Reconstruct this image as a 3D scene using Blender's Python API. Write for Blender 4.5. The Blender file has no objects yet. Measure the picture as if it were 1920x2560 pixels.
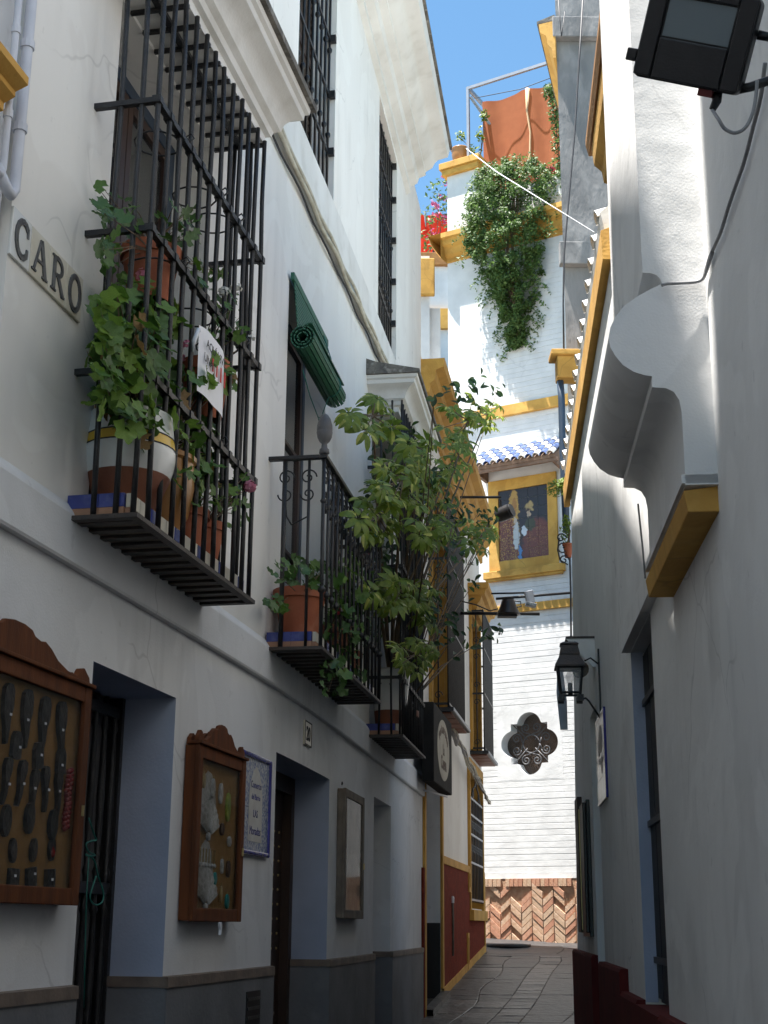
import bpy, bmesh, math, random
from mathutils import Vector, Matrix
random.seed(7)
S = bpy.context.scene
COL = S.collection
# ------------------------------------------------------------------ camera, sky, sun, exposure
FPX = 3497.0; PITCH = math.atan(1031/FPX); EYE = 1.6; ROLL = math.radians(.4)
cam = bpy.data.cameras.new('camera'); camo = bpy.data.objects.new('camera', cam); COL.objects.link(camo)
cam.sensor_fit = 'VERTICAL'; cam.sensor_height = 36.0; cam.sensor_width = 27.0
cam.lens = 36.0*FPX/2560; cam.clip_start = .05; cam.clip_end = 2000
camo.matrix_world = Matrix.Translation((0, 0, EYE)) @ Matrix.Rotation(math.pi/2+PITCH, 4, 'X') @ Matrix.Rotation(ROLL, 4, 'Z')
S.camera = camo
SUNL = Vector((.265, .08, -1)).normalized()            # direction the light travels
W = bpy.data.worlds.new('World'); S.world = W; W.use_nodes = True
nt = W.node_tree; bg = nt.nodes['Background']
sky = nt.nodes.new('ShaderNodeTexSky'); sky.sky_type = 'NISHITA'; sky.sun_disc = False
sky.sun_elevation = math.asin(-SUNL.z); sky.sun_rotation = math.atan2(-SUNL.x, -SUNL.y)
sky.air_density = 1.0; sky.dust_density = .12; sky.ozone_density = .6
tint = nt.nodes.new('ShaderNodeMix'); tint.data_type = 'RGBA'; tint.blend_type = 'MULTIPLY'; tint.inputs['Factor'].default_value = 1; tint.inputs['B'].default_value = (.74, .98, 1, 1)
nt.links.new(sky.outputs[0], tint.inputs['A']); nt.links.new(tint.outputs['Result'], bg.inputs[0]); bg.inputs[1].default_value = .074
sl = bpy.data.lights.new('sun', 'SUN'); sl.energy = 5.0; sl.angle = math.radians(.5); sl.color = (1, .955, .90)
so = bpy.data.objects.new('sun', sl); COL.objects.link(so)
so.rotation_euler = SUNL.to_track_quat('-Z', 'Y').to_euler(); so.location = (-8, -3, 25)
S.view_settings.view_transform = 'Standard'; S.view_settings.look = 'None'
S.view_settings.exposure = 1.78; S.view_settings.gamma = 1
S.cycles.max_bounces = 8; S.cycles.diffuse_bounces = 5
# ------------------------------------------------------------------ geometry of the street
CP, SP, CR, SR = math.cos(PITCH), math.sin(PITCH), math.cos(ROLL), math.sin(ROLL)
def ray(u, v):
    a = (u-960)/FPX; b = (1280-v)/FPX
    a, b = a*CR-b*SR, a*SR+b*CR
    return a, CP-b*SP, SP+b*CP
def at(u, v, Y):
    r = ray(u, v); t = Y/r[1]; return Vector((r[0]*t, Y, EYE+r[2]*t))
def xl(Y):                                             # plan curve of the left house front
    if Y < 6.5: return .2104*Y-2.248
    if Y > 9.3: return .1454*Y-1.734
    d = Y-6.5; return .2104*6.5-2.248+.2104*d-.065/5.6*d*d
def ml(Y): return .2104 if Y < 6.5 else .1454 if Y > 9.3 else .2104-.065/2.8*(Y-6.5)
def Lp(Y, z=0, off=0):
    m = ml(Y); n = math.hypot(1, m); return Vector((xl(Y)+off/n, Y-off*m/n, z))
def L(u, v, off=0):
    r = ray(u, v); lo, hi = 1., 60.
    for _ in range(48):
        m = (lo+hi)/2; p = Lp(m, 0, off)
        if p.x*r[1]-r[0]*p.y < 0: lo = m
        else: hi = m
    p = Lp(lo, 0, off); return lo, EYE+r[2]*p.y/r[1]
def Lw(u, v, off=0):
    Y, z = L(u, v, off); return Lp(Y, z, off)
RK = .0809; RN = math.hypot(1, RK)
def Rp(Y, z=0, off=0): return Vector((RK*Y+.7-off/RN, Y+off*RK/RN, z))
def R(u, v, off=0):
    r = ray(u, v); t = (.7-off*RN)/(r[0]-RK*r[1]); return r[1]*t, EYE+r[2]*t
class Fr:                                              # frame of a wall: x out of the wall, y along, z up
    def __init__(s, o, n):
        s.o = Vector((o[0], o[1], 0)); s.n = Vector((n[0], n[1], 0)).normalized(); s.t = Vector((-s.n.y, s.n.x, 0))
        s.rz = math.atan2(s.n.y, s.n.x)
    def w(s, x, y, z): return s.o+s.n*x+s.t*y+Vector((0, 0, z))
    def pix(s, u, v, off=0):
        r = Vector(ray(u, v)); o = s.o+s.n*off
        k = o.dot(s.n)/(r.dot(s.n)); p = r*k; return (p-o).dot(s.t), EYE+p.z
def LF(Y): p = Lp(Y); return Fr((p.x, p.y), (1, -ml(Y)))
def RF(Y): p = Rp(Y); return Fr((p.x, p.y), (-1, RK))
YB = Fr((.403, 14.7), (1, -.16))
FF = Fr((1.7, 24.0), (-.509, -.861))
def gz(Y):
    pts = [(-40, -.3), (0, 0), (5, .15), (14.7, .70), (23.2, 1.33), (24.5, 1.43), (80, 1.6)]
    for (a, b), (c, d) in zip(pts, pts[1:]):
        if Y <= c: return b+(d-b)*(Y-a)/(c-a)
    return 1.6
# ------------------------------------------------------------------ materials
MATS = {}
def mat(name, c1, c2=None, scale=6, rough=.7, bump=0, bscale=60, metal=0, spec=.5, stretch=(1, 1, 1), trans=0, contrast=(.35, .65),
        bump2=0, b2scale=4, c3=None, scale3=40, amt3=.5, coat=0, alpha=1, weather=0):
    m = bpy.data.materials.new(name); m.use_nodes = True; n = m.node_tree; p = n.nodes['Principled BSDF']
    N = n.nodes.new; K = n.links.new
    p.inputs['Roughness'].default_value = rough; p.inputs['Metallic'].default_value = metal
    p.inputs['Specular IOR Level'].default_value = spec
    if coat: p.inputs['Coat Weight'].default_value = coat; p.inputs['Coat Roughness'].default_value = .08
    p.inputs['Base Color'].default_value = (*c1, 1)
    tc = N('ShaderNodeTexCoord'); mp = N('ShaderNodeMapping'); mp.inputs['Scale'].default_value = stretch
    K(tc.outputs['Object'], mp.inputs['Vector'])
    col = None
    def noise(sc, det=4):
        t = N('ShaderNodeTexNoise'); t.inputs['Scale'].default_value = sc; t.inputs['Detail'].default_value = det
        K(mp.outputs[0], t.inputs['Vector']); return t
    def ramp(src, lo, hi):
        r = N('ShaderNodeMapRange'); r.inputs['From Min'].default_value = lo; r.inputs['From Max'].default_value = hi
        K(src, r.inputs['Value']); return r.outputs[0]
    if c2 is not None:
        t = noise(scale, 6); mx = N('ShaderNodeMix'); mx.data_type = 'RGBA'
        K(ramp(t.outputs['Fac'], *contrast), mx.inputs['Factor'])
        mx.inputs['A'].default_value = (*c1, 1); mx.inputs['B'].default_value = (*c2, 1); col = mx.outputs['Result']
    if c3 is not None:
        t = noise(scale3, 3); mx = N('ShaderNodeMix'); mx.data_type = 'RGBA'
        ml_ = N('ShaderNodeMath'); ml_.operation = 'MULTIPLY'; ml_.inputs[1].default_value = amt3
        K(ramp(t.outputs['Fac'], .55, .72), ml_.inputs[0]); K(ml_.outputs[0], mx.inputs['Factor'])
        if col: K(col, mx.inputs['A'])
        else: mx.inputs['A'].default_value = (*c1, 1)
        mx.inputs['B'].default_value = (*c3, 1); col = mx.outputs['Result']
    if weather:                                        # rain streaks, repair patches and hairline cracks
        def layer(fac, c, amt):
            nonlocal col
            mx = N('ShaderNodeMix'); mx.data_type = 'RGBA'; q = N('ShaderNodeMath'); q.operation = 'MULTIPLY'; q.inputs[1].default_value = amt
            K(fac, q.inputs[0]); K(q.outputs[0], mx.inputs['Factor']); K(col, mx.inputs['A']); mx.inputs['B'].default_value = (*c, 1); col = mx.outputs['Result']
        ms = N('ShaderNodeMapping'); ms.inputs['Scale'].default_value = (7, 7, .35); K(tc.outputs['Object'], ms.inputs['Vector'])
        t = N('ShaderNodeTexNoise'); t.inputs['Scale'].default_value = 1; t.inputs['Detail'].default_value = 5; K(ms.outputs[0], t.inputs['Vector'])
        t2 = N('ShaderNodeTexNoise'); t2.inputs['Scale'].default_value = .9; t2.inputs['Detail'].default_value = 2; K(tc.outputs['Object'], t2.inputs['Vector'])
        q = N('ShaderNodeMath'); q.operation = 'MULTIPLY'; K(ramp(t.outputs['Fac'], .5, .75), q.inputs[0]); K(ramp(t2.outputs['Fac'], .45, .65), q.inputs[1])
        layer(q.outputs[0], tuple(x*.62 for x in c1), .8*weather)
        t3 = N('ShaderNodeTexNoise'); t3.inputs['Scale'].default_value = 1.6; t3.inputs['Detail'].default_value = 3; t3.inputs['Distortion'].default_value = .6; K(tc.outputs['Object'], t3.inputs['Vector'])
        layer(ramp(t3.outputs['Fac'], .555, .575), tuple(min(.9, x*1.10) for x in c1), .5*weather)
        dn = N('ShaderNodeTexNoise'); dn.inputs['Scale'].default_value = 3; K(tc.outputs['Object'], dn.inputs['Vector'])
        av = N('ShaderNodeVectorMath'); av.operation = 'MULTIPLY_ADD'; K(dn.outputs['Color'], av.inputs[0]); av.inputs[1].default_value = (.35, .35, .35); K(tc.outputs['Object'], av.inputs[2])
        vo = N('ShaderNodeTexVoronoi'); vo.feature = 'DISTANCE_TO_EDGE'; vo.inputs['Scale'].default_value = .8; K(av.outputs[0], vo.inputs['Vector'])
        q = N('ShaderNodeMath'); q.operation = 'MULTIPLY'; K(ramp(vo.outputs['Distance'], .007, .002), q.inputs[0]); K(ramp(t2.outputs['Fac'], .5, .56), q.inputs[1])
        layer(q.outputs[0], tuple(x*.5 for x in c1), .55*weather)
        t5 = N('ShaderNodeTexNoise'); t5.inputs['Scale'].default_value = 16; t5.inputs['Detail'].default_value = 2; K(tc.outputs['Object'], t5.inputs['Vector'])
        layer(ramp(t5.outputs['Fac'], .70, .74), tuple(x*.6 for x in c1), .4*weather)
    if col: K(col, p.inputs['Base Color'])
    if bump:
        t = noise(bscale, 5); b = N('ShaderNodeBump'); b.inputs['Strength'].default_value = bump; b.inputs['Distance'].default_value = .01
        K(t.outputs['Fac'], b.inputs['Height']); last = b
        if bump2:
            t2 = noise(b2scale, 3); b2 = N('ShaderNodeBump'); b2.inputs['Strength'].default_value = bump2; b2.inputs['Distance'].default_value = .05
            K(t2.outputs['Fac'], b2.inputs['Height']); K(b2.outputs[0], b.inputs['Normal'])
        K(b.outputs[0], p.inputs['Normal'])
    if trans:
        tr = N('ShaderNodeBsdfTranslucent'); mxs = N('ShaderNodeMixShader'); mxs.inputs[0].default_value = trans
        if col: K(col, tr.inputs['Color'])
        else: tr.inputs['Color'].default_value = (*c1, 1)
        K(p.outputs[0], mxs.inputs[1]); K(tr.outputs[0], mxs.inputs[2]); K(mxs.outputs[0], n.nodes['Material Output'].inputs['Surface'])
    MATS[name] = m; return m
WH = (.82, .81, .78)
mat('stucco_upper', (.83, .815, .78), (.76, .74, .70), 1.3, .9, .12, 90, stretch=(1, 1, .22), bump2=.12, b2scale=3, c3=(.62, .59, .50), scale3=.9, amt3=.35, weather=.55)
mat('stucco_lower', (.72, .73, .74), (.64, .65, .66), 1.6, .9, .16, 110, bump2=.15, b2scale=4, c3=(.52, .52, .52), scale3=2.2, amt3=.35, weather=.7)
mat('stucco_blue', (.37, .42, .54), (.31, .36, .47), 3, .9, .15, 90, bump2=.15)
mat('stucco_right', (.76, .755, .74), (.69, .685, .67), 1.1, .88, .09, 120, bump2=.22, b2scale=3.5, c3=(.54, .53, .51), scale3=1.7, amt3=.5, weather=.75)
mat('stucco_far', (.70, .70, .695), (.62, .62, .615), 3, .85, .2, 70, bump2=.10, b2scale=7, weather=.4)
mat('stucco_grey', (.27, .265, .26), (.17, .17, .17), 2.2, .9, .4, 30, bump2=.4, b2scale=5, stretch=(1, 1, .45), c3=(.40, .39, .38), scale3=5, amt3=.5)
mat('moulding', (.76, .755, .73), (.66, .65, .62), 2.5, .85, .15, 60, c3=(.52, .50, .45), scale3=5, amt3=.35)
mat('drip_edge', (.20, .185, .16), (.07, .065, .06), 9, .95, .6, 40, c3=(.45, .43, .38), scale3=18, amt3=.6)
mat('plinth_grey', (.17, .175, .185), (.12, .125, .135), 3, .75, .25, 50, c3=(.24, .24, .24), scale3=6, amt3=.4)
mat('plinth_strip', (.20, .155, .12), (.13, .10, .08), 8, .7, .4, 40)
mat('ochre', (.60, .335, .07), (.46, .24, .045), 3, .8, .25, 60, bump2=.12, c3=(.68, .42, .12), scale3=9, amt3=.4, weather=.9)
mat('ochre_dark', (.36, .17, .045), (.26, .115, .03), 6, .8, .3, 60)
mat('red_dado', (.19, .032, .018), (.13, .022, .013), 9, .9, .7, 45, spec=.1, c3=(.30, .055, .03), scale3=26, amt3=.5)
mat('maroon', (.12, .018, .016), (.085, .014, .013), 5, .85, .2, 60, spec=.15)
mat('iron', (.020, .020, .022), (.012, .012, .013), 14, .42, .3, 90, spec=.45)
mat('iron_rust', (.035, .030, .028), (.05, .035, .028), 18, .55, .4, 90)
mat('iron_grey', (.10, .10, .105), (.07, .07, .075), 12, .5, .2, 90)
mat('terracotta', (.36, .105, .045), (.28, .075, .032), 7, .75, .15, 80, c3=(.45, .20, .12), scale3=12, amt3=.35)
mat('terracotta_dark', (.24, .085, .04), (.17, .055, .03), 7, .6, .15, 80)
mat('glaze_white', (.74, .74, .72), (.68, .68, .65), 4, .18, 0, spec=.6)
mat('glaze_yellow', (.66, .42, .05), None, rough=.2)
mat('glaze_ochre', (.40, .20, .06), (.30, .14, .04), 5, .3)
mat('tile_blue', (.055, .075, .28), (.035, .05, .2), 9, .22, 0, c3=(.16, .18, .34), scale3=20, amt3=.4)
mat('tile_white', (.66, .63, .54), (.56, .52, .42), 7, .35)
mat('tile_clay', (.40, .22, .13), (.30, .16, .1), 8, .7, .3, 60)
mat('wood', (.14, .044, .014), (.08, .025, .009), 5, .7, .2, 50, spec=.2, stretch=(3, 3, .5), c3=(.09, .035, .015), scale3=5, amt3=.6)
mat('wood_dark', (.045, .022, .012), (.025, .012, .008), 6, .5, .3, 50, stretch=(3, 3, .5))
mat('wood_grey', (.20, .165, .13), (.12, .1, .08), 7, .8, .4, 50)
mat('cork', (.40, .22, .065), (.34, .18, .05), 22, .9, .3, 90)
mat('black', (.008, .008, .009), None, rough=.55)
mat('black_plastic', (.010, .010, .012), (.014, .014, .016), 30, .38, .1, 200)
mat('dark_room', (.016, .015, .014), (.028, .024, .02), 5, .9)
mat('grey_cable', (.25, .25, .255), None, rough=.6)
mat('cable_cream', (.60, .57, .48), (.42, .39, .31), 9, .8, .3, 40)
mat('cable_dark', (.03, .03, .034), None, rough=.6)
mat('cable_white', (.72, .73, .76), None, rough=.5)
mat('pipe_white', (.60, .62, .68), (.52, .54, .60), 9, .6, .1, 60)
mat('green_slat', (.03, .14, .08), (.02, .10, .06), 8, .55, .2, 60, c3=(.07, .17, .11), scale3=16, amt3=.4)
mat('green_cord', (.018, .15, .125), None, rough=.6)
mat('blue_frame', (.025, .05, .09), (.04, .06, .09), 8, .45)
mat('brown_frame', (.05, .024, .016), (.035, .016, .012), 8, .45)
mat('grey_frame', (.30, .31, .34), None, rough=.6)
mat('paper', (.82, .82, .84), (.76, .76, .80), 6, .7)
mat('plastic_bag', (.62, .66, .72), None, rough=.25)
mat('ink', (.015, .015, .018), None, rough=.7)
mat('dark_red', (.10, .008, .007), None, rough=.6)
mat('ink_red', (.50, .03, .025), None, rough=.7)
mat('lead_grey', (.13, .135, .14), (.07, .07, .075), 22, .35, .3, 60)
mat('sign_cream', (.36, .33, .25), (.29, .26, .20), 6, .6)
mat('sign_brown', (.07, .035, .018), None, rough=.7)
mat('sign_black', (.020, .020, .019), (.010, .010, .010), 6, .8, .2, 40, spec=.15)
mat('plaque_blue', (.035, .035, .19), (.05, .05, .25), 8, .15)
mat('plaque_pattern', (.18, .22, .34), (.40, .42, .44), 70, .25, contrast=(.45, .55), c3=(.08, .10, .28), scale3=55, amt3=.8)
mat('plaque_cream', (.50, .49, .45), (.42, .41, .38), 10, .25)
mat('stone_paver', (.048, .048, .049), (.030, .030, .031), 7, .46, .5, 24, bump2=.2, b2scale=9, c3=(.10, .10, .097), scale3=24, amt3=.55)
mat('stone_paver_light', (.095, .093, .089), (.060, .060, .058), 8, .42, .6, 26, bump2=.3, b2scale=9, c3=(.2, .195, .18), scale3=30, amt3=.5)
mat('mortar', (.042, .041, .039), (.032, .031, .030), 12, .9, .5, 40)
mat('lime_mortar', (.40, .26, .17), (.30, .16, .10), 12, .95, .8, 40)
mat('brick_a', (.50, .28, .19), (.38, .17, .095), 18, .9, .6, 55, c3=(.50, .28, .17), scale3=30, amt3=.5)
mat('brick_b', (.54, .38, .27), (.43, .25, .15), 18, .9, .6, 55, c3=(.50, .38, .26), scale3=30, amt3=.5)
mat('brick_c', (.45, .22, .14), (.38, .18, .11), 18, .9, .6, 55)
mat('brick_d', (.50, .36, .25), (.43, .28, .18), 18, .9, .6, 55)
mat('leaf_geranium', (.085, .18, .02), (.055, .125, .015), 9, .5, trans=.35, c3=(.17, .28, .04), scale3=25, amt3=.5)
mat('leaf_geranium_light', (.17, .28, .04), (.12, .22, .03), 9, .5, trans=.4, c3=(.26, .33, .06), scale3=25, amt3=.6)
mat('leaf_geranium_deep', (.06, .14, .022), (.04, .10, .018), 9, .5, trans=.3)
mat('leaf_dry', (.26, .17, .06), (.20, .11, .04), 9, .7, trans=.3)
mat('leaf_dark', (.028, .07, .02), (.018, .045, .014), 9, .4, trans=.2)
mat('leaf_ivy', (.055, .13, .026), (.035, .085, .02), 9, .45, trans=.3, c3=(.11, .20, .045), scale3=22, amt3=.5)
mat('leaf_schefflera', (.19, .27, .032), (.11, .18, .024), 5, .4, trans=.38, c3=(.30, .36, .055), scale3=20, amt3=.5)
mat('leaf_yellow', (.50, .50, .12), (.36, .42, .08), 7, .4, trans=.3)
mat('leaf_vine', (.12, .20, .05), (.07, .13, .03), 5, .55, trans=.35, c3=(.20, .29, .085), scale3=12, amt3=.6)
mat('leaf_bright', (.20, .27, .03), (.12, .19, .025), 6, .5, trans=.35)
mat('petal_pink', (.46, .12, .20), (.60, .26, .34), 30, .6, trans=.3)
mat('petal_red', (.50, .03, .03), (.40, .05, .10), 30, .6, trans=.2)
mat('petal_magenta', (.42, .05, .16), (.55, .12, .26), 30, .6, trans=.3)
mat('petal_white', (.62, .62, .58), (.5, .5, .45), 20, .6, trans=.3)
mat('twig', (.14, .095, .055), (.09, .06, .035), 12, .85, .4, 40)
mat('fabric_orange', (.40, .115, .038), (.35, .095, .03), 4, .85, .15, 120, trans=.35)
mat('fabric_tan', (.62, .40, .22), None, rough=.85)
mat('fabric_red', (.78, .045, .012), (.66, .03, .01), 5, .85, trans=.5)
mat('metal_grey', (.30, .32, .36), (.26, .28, .31), 10, .45, metal=.3)
mat('comb_black', (.012, .011, .010), (.05, .045, .04), 45, .3, .5, 60, contrast=(.5, .62))
mat('comb_brown', (.06, .025, .012), (.10, .05, .025), 30, .3)
mat('bead_red', (.30, .02, .015), (.22, .012, .012), 9, .22)
mat('lace_white', (.62, .61, .57), (.42, .41, .37), 36, .8, .6, 60, contrast=(.4, .6))
mat('teal', (.03, .30, .27), None, rough=.4)
mat('yellow_green', (.45, .50, .08), (.2, .3, .05), 30, .5)
mat('brass', (.55, .42, .20), None, rough=.35, metal=.8)
mat('skin_blue_tile', (.11, .16, .34), (.08, .12, .28), 9, .2, 0)
mat('roof_white', (.74, .73, .70), (.60, .58, .53), 8, .4, .1, 60)
mat('roof_terrace', (.62, .60, .56), (.50, .48, .45), 5, .9, .3, 40)
mat('soffit_wood', (.24, .155, .11), (.16, .10, .07), 8, .8, .3, 50)
def glassmat(name, tint, rough=.03, alpha=.35):
    m = bpy.data.materials.new(name); m.use_nodes = True; n = m.node_tree; p = n.nodes['Principled BSDF']
    p.inputs['Base Color'].default_value = (*tint, 1); p.inputs['Roughness'].default_value = rough
    p.inputs['Specular IOR Level'].default_value = 1.0 if name == 'glass_window' else .6
    if name == 'glass_window': p.inputs['Coat Weight'].default_value = 1; p.inputs['Coat Roughness'].default_value = .02
    tr = n.nodes.new('ShaderNodeBsdfTransparent'); mx = n.nodes.new('ShaderNodeMixShader'); mx.inputs[0].default_value = alpha
    n.links.new(tr.outputs[0], mx.inputs[1]); n.links.new(p.outputs[0], mx.inputs[2])
    n.links.new(mx.outputs[0], n.nodes['Material Output'].inputs['Surface']); MATS[name] = m
glassmat('glass_case', (.03, .03, .03), .05, .20)
glassmat('glass_window', (.03, .035, .04), .03, .75)
glassmat('glass_lamp', (.16, .20, .22), .08, .8)
glassmat('glass_lantern', (.55, .56, .56), .06, .30)
# ------------------------------------------------------------------ mesh builder and scene helpers
class MB:
    def __init__(s): s.v = []; s.f = []; s.m = []; s.cm = 0
    def quad(s, *p):
        i = len(s.v); s.v += [tuple(q) for q in p]; s.f.append(tuple(range(i, i+len(p)))); s.m.append(s.cm); return s
    def box(s, x0, x1, y0, y1, z0, z1):
        i = len(s.v)
        s.v += [(x, y, z) for x in (x0, x1) for y in (y0, y1) for z in (z0, z1)]
        for f in ((0, 1, 3, 2), (4, 6, 7, 5), (0, 4, 5, 1), (2, 3, 7, 6), (0, 2, 6, 4), (1, 5, 7, 3)):
            s.f.append(tuple(i+k for k in f)); s.m.append(s.cm)
        return s
    def obox(s, c, a, b, d):
        i = len(s.v); c = Vector(c); a, b, d = Vector(a), Vector(b), Vector(d)
        s.v += [tuple(c+a*x+b*y+d*z) for x in (-1, 1) for y in (-1, 1) for z in (-1, 1)]
        for f in ((0, 1, 3, 2), (4, 6, 7, 5), (0, 4, 5, 1), (2, 3, 7, 6), (0, 2, 6, 4), (1, 5, 7, 3)):
            s.f.append(tuple(i+k for k in f)); s.m.append(s.cm)
        return s
    def tube(s, pts, r, n=6, caps=True):
        pts = [Vector(p) for p in pts]; rs = r if isinstance(r, (list, tuple)) else [r]*len(pts)
        prev = None; base = len(s.v)
        for k, p in enumerate(pts):
            d = (pts[min(k+1, len(pts)-1)]-pts[max(k-1, 0)])
            d = d.normalized() if d.length > 1e-9 else Vector((0, 0, 1))
            if prev is None:
                ref = Vector((0, 0, 1)) if abs(d.z) < .9 else Vector((1, 0, 0)); a = d.cross(ref).normalized()
            else:
                a = prev-d*prev.dot(d); a = a.normalized() if a.length > 1e-6 else d.orthogonal().normalized()
            prev = a; b = d.cross(a)
            for j in range(n):
                t = 2*math.pi*j/n; s.v.append(tuple(p+(a*math.cos(t)+b*math.sin(t))*rs[k]))
        for k in range(len(pts)-1):
            for j in range(n):
                q = base+k*n; s.f.append((q+j, q+(j+1) % n, q+n+(j+1) % n, q+n+j)); s.m.append(s.cm)
        if caps:
            s.f.append(tuple(base+j for j in reversed(range(n)))); s.m.append(s.cm)
            e = base+(len(pts)-1)*n; s.f.append(tuple(e+j for j in range(n))); s.m.append(s.cm)
        return s
    def lathe(s, prof, c=(0, 0, 0), n=20, caps=True):
        base = len(s.v)
        for r, z in prof:
            for j in range(n):
                t = 2*math.pi*j/n; s.v.append((c[0]+r*math.cos(t), c[1]+r*math.sin(t), c[2]+z))
        for k in range(len(prof)-1):
            for j in range(n):
                q = base+k*n; s.f.append((q+j, q+(j+1) % n, q+n+(j+1) % n, q+n+j)); s.m.append(s.cm)
        if caps:
            s.f.append(tuple(base+j for j in reversed(range(n)))); s.m.append(s.cm)
            e = base+(len(prof)-1)*n; s.f.append(tuple(e+j for j in range(n))); s.m.append(s.cm)
        return s
    def prism(s, poly, fn, d0, d1):                    # poly of 2-d points, fn(a, b, d) -> point
        n = len(poly); i = len(s.v)
        s.v += [tuple(fn(a, b, d0)) for a, b in poly]+[tuple(fn(a, b, d1)) for a, b in poly]
        s.f.append(tuple(i+k for k in range(n))); s.m.append(s.cm)
        s.f.append(tuple(i+n+k for k in reversed(range(n)))); s.m.append(s.cm)
        for k in range(n):
            j = (k+1) % n; s.f.append((i+k, i+n+k, i+n+j, i+j)); s.m.append(s.cm)
        return s
    def loft(s, rings, closed=True):
        i = len(s.v); n = len(rings[0])
        for r in rings: s.v += [tuple(p) for p in r]
        for k in range(len(rings)-1):
            for j in range(n if closed else n-1):
                q = i+k*n; s.f.append((q+j, q+(j+1) % n, q+n+(j+1) % n, q+n+j)); s.m.append(s.cm)
        return s
    def mesh(s, name):
        me = bpy.data.meshes.new(name); me.from_pydata(s.v, [], s.f); return me
    def build(s, name, m, parent=None, smooth=False, world=False, bevel=0, fix=True):
        me = s.mesh(name)
        ms = m if isinstance(m, (list, tuple)) else [m]
        for q in ms: me.materials.append(MATS[q])
        if len(ms) > 1: me.polygons.foreach_set('material_index', s.m)
        if fix:
            bm = bmesh.new(); bm.from_mesh(me); bmesh.ops.recalc_face_normals(bm, faces=bm.faces); bm.to_mesh(me); bm.free()
        if smooth:
            me.polygons.foreach_set('use_smooth', [True]*len(me.polygons))
        me.update()
        o = bpy.data.objects.new(name, me); COL.objects.link(o)
        if smooth == 'auto': me.set_sharp_from_angle(angle=math.radians(35))
        if parent:
            o.parent = parent
            if world: o.matrix_parent_inverse = WM[parent.name].inverted()
        if bevel:
            b = o.modifiers.new('bevel', 'BEVEL'); b.width = bevel; b.segments = 2; b.limit_method = 'ANGLE'
        return o
WM = {}
def tag(o, label, cat, group=None, kind=None):
    o['label'] = label; o['category'] = cat
    if group: o['group'] = group
    if kind: o['kind'] = kind
    return o
def thing(name, label, cat, loc=(0, 0, 0), rz=0, group=None):
    o = bpy.data.objects.new(name, None); COL.objects.link(o); o.empty_display_size = .1
    o.location = loc; o.rotation_euler = (0, 0, rz); tag(o, label, cat, group)
    WM[o.name] = Matrix.Translation(loc) @ Matrix.Rotation(rz, 4, 'Z'); return o
def onwall(name, label, cat, fr, z=0, y=0, x=0, group=None):
    return thing(name, label, cat, fr.w(x, y, z), fr.rz, group)
def inst(name, me, parent, loc=(0, 0, 0), rot=(0, 0, 0), sc=1):
    o = bpy.data.objects.new(name, me); COL.objects.link(o); o.parent = parent; o.location = loc; o.rotation_euler = rot
    o.scale = (sc, sc, sc) if not hasattr(sc, '__len__') else sc; return o
def text(body, size, name, m, parent, mtx, depth=.001, bold=0, align='CENTER', shear=0):
    c = bpy.data.curves.new(name, 'FONT'); c.body = body; c.size = size; c.extrude = depth; c.offset = bold; c.align_x = align; c.shear = shear
    c.resolution_u = 3
    t = bpy.data.objects.new(name, c); COL.objects.link(t)
    dg = bpy.context.evaluated_depsgraph_get(); me = bpy.data.meshes.new_from_object(t.evaluated_get(dg))
    bpy.data.objects.remove(t); bpy.data.curves.remove(c)
    me.transform(mtx); me.materials.clear(); me.materials.append(MATS[m])
    o = bpy.data.objects.new(name, me); COL.objects.link(o)
    if parent: o.parent = parent
    return o
def facing(x, y, z):                                   # text plane: right = +y(local), up = z, normal = +x
    return Matrix(((0, 0, 1, x), (1, 0, 0, y), (0, 1, 0, z), (0, 0, 0, 1)))
def facing_r(x, y, z): return facing(x, y, z)
def lerp(a, b, t): return a+(b-a)*t
def smooth(pts, n=5):                                  # Catmull-Rom through the points
    p = [Vector(q) for q in pts]; p = [p[0]*2-p[1]]+p+[p[-1]*2-p[-2]]; out = []
    for i in range(1, len(p)-2):
        for k in range(n):
            t = k/n; out.append(.5*((2*p[i])+(p[i+1]-p[i-1])*t+(2*p[i-1]-5*p[i]+4*p[i+1]-p[i+2])*t*t+(3*p[i]-p[i-1]-3*p[i+1]+p[i+2])*t**3))
    return out+[p[-2]]
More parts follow.
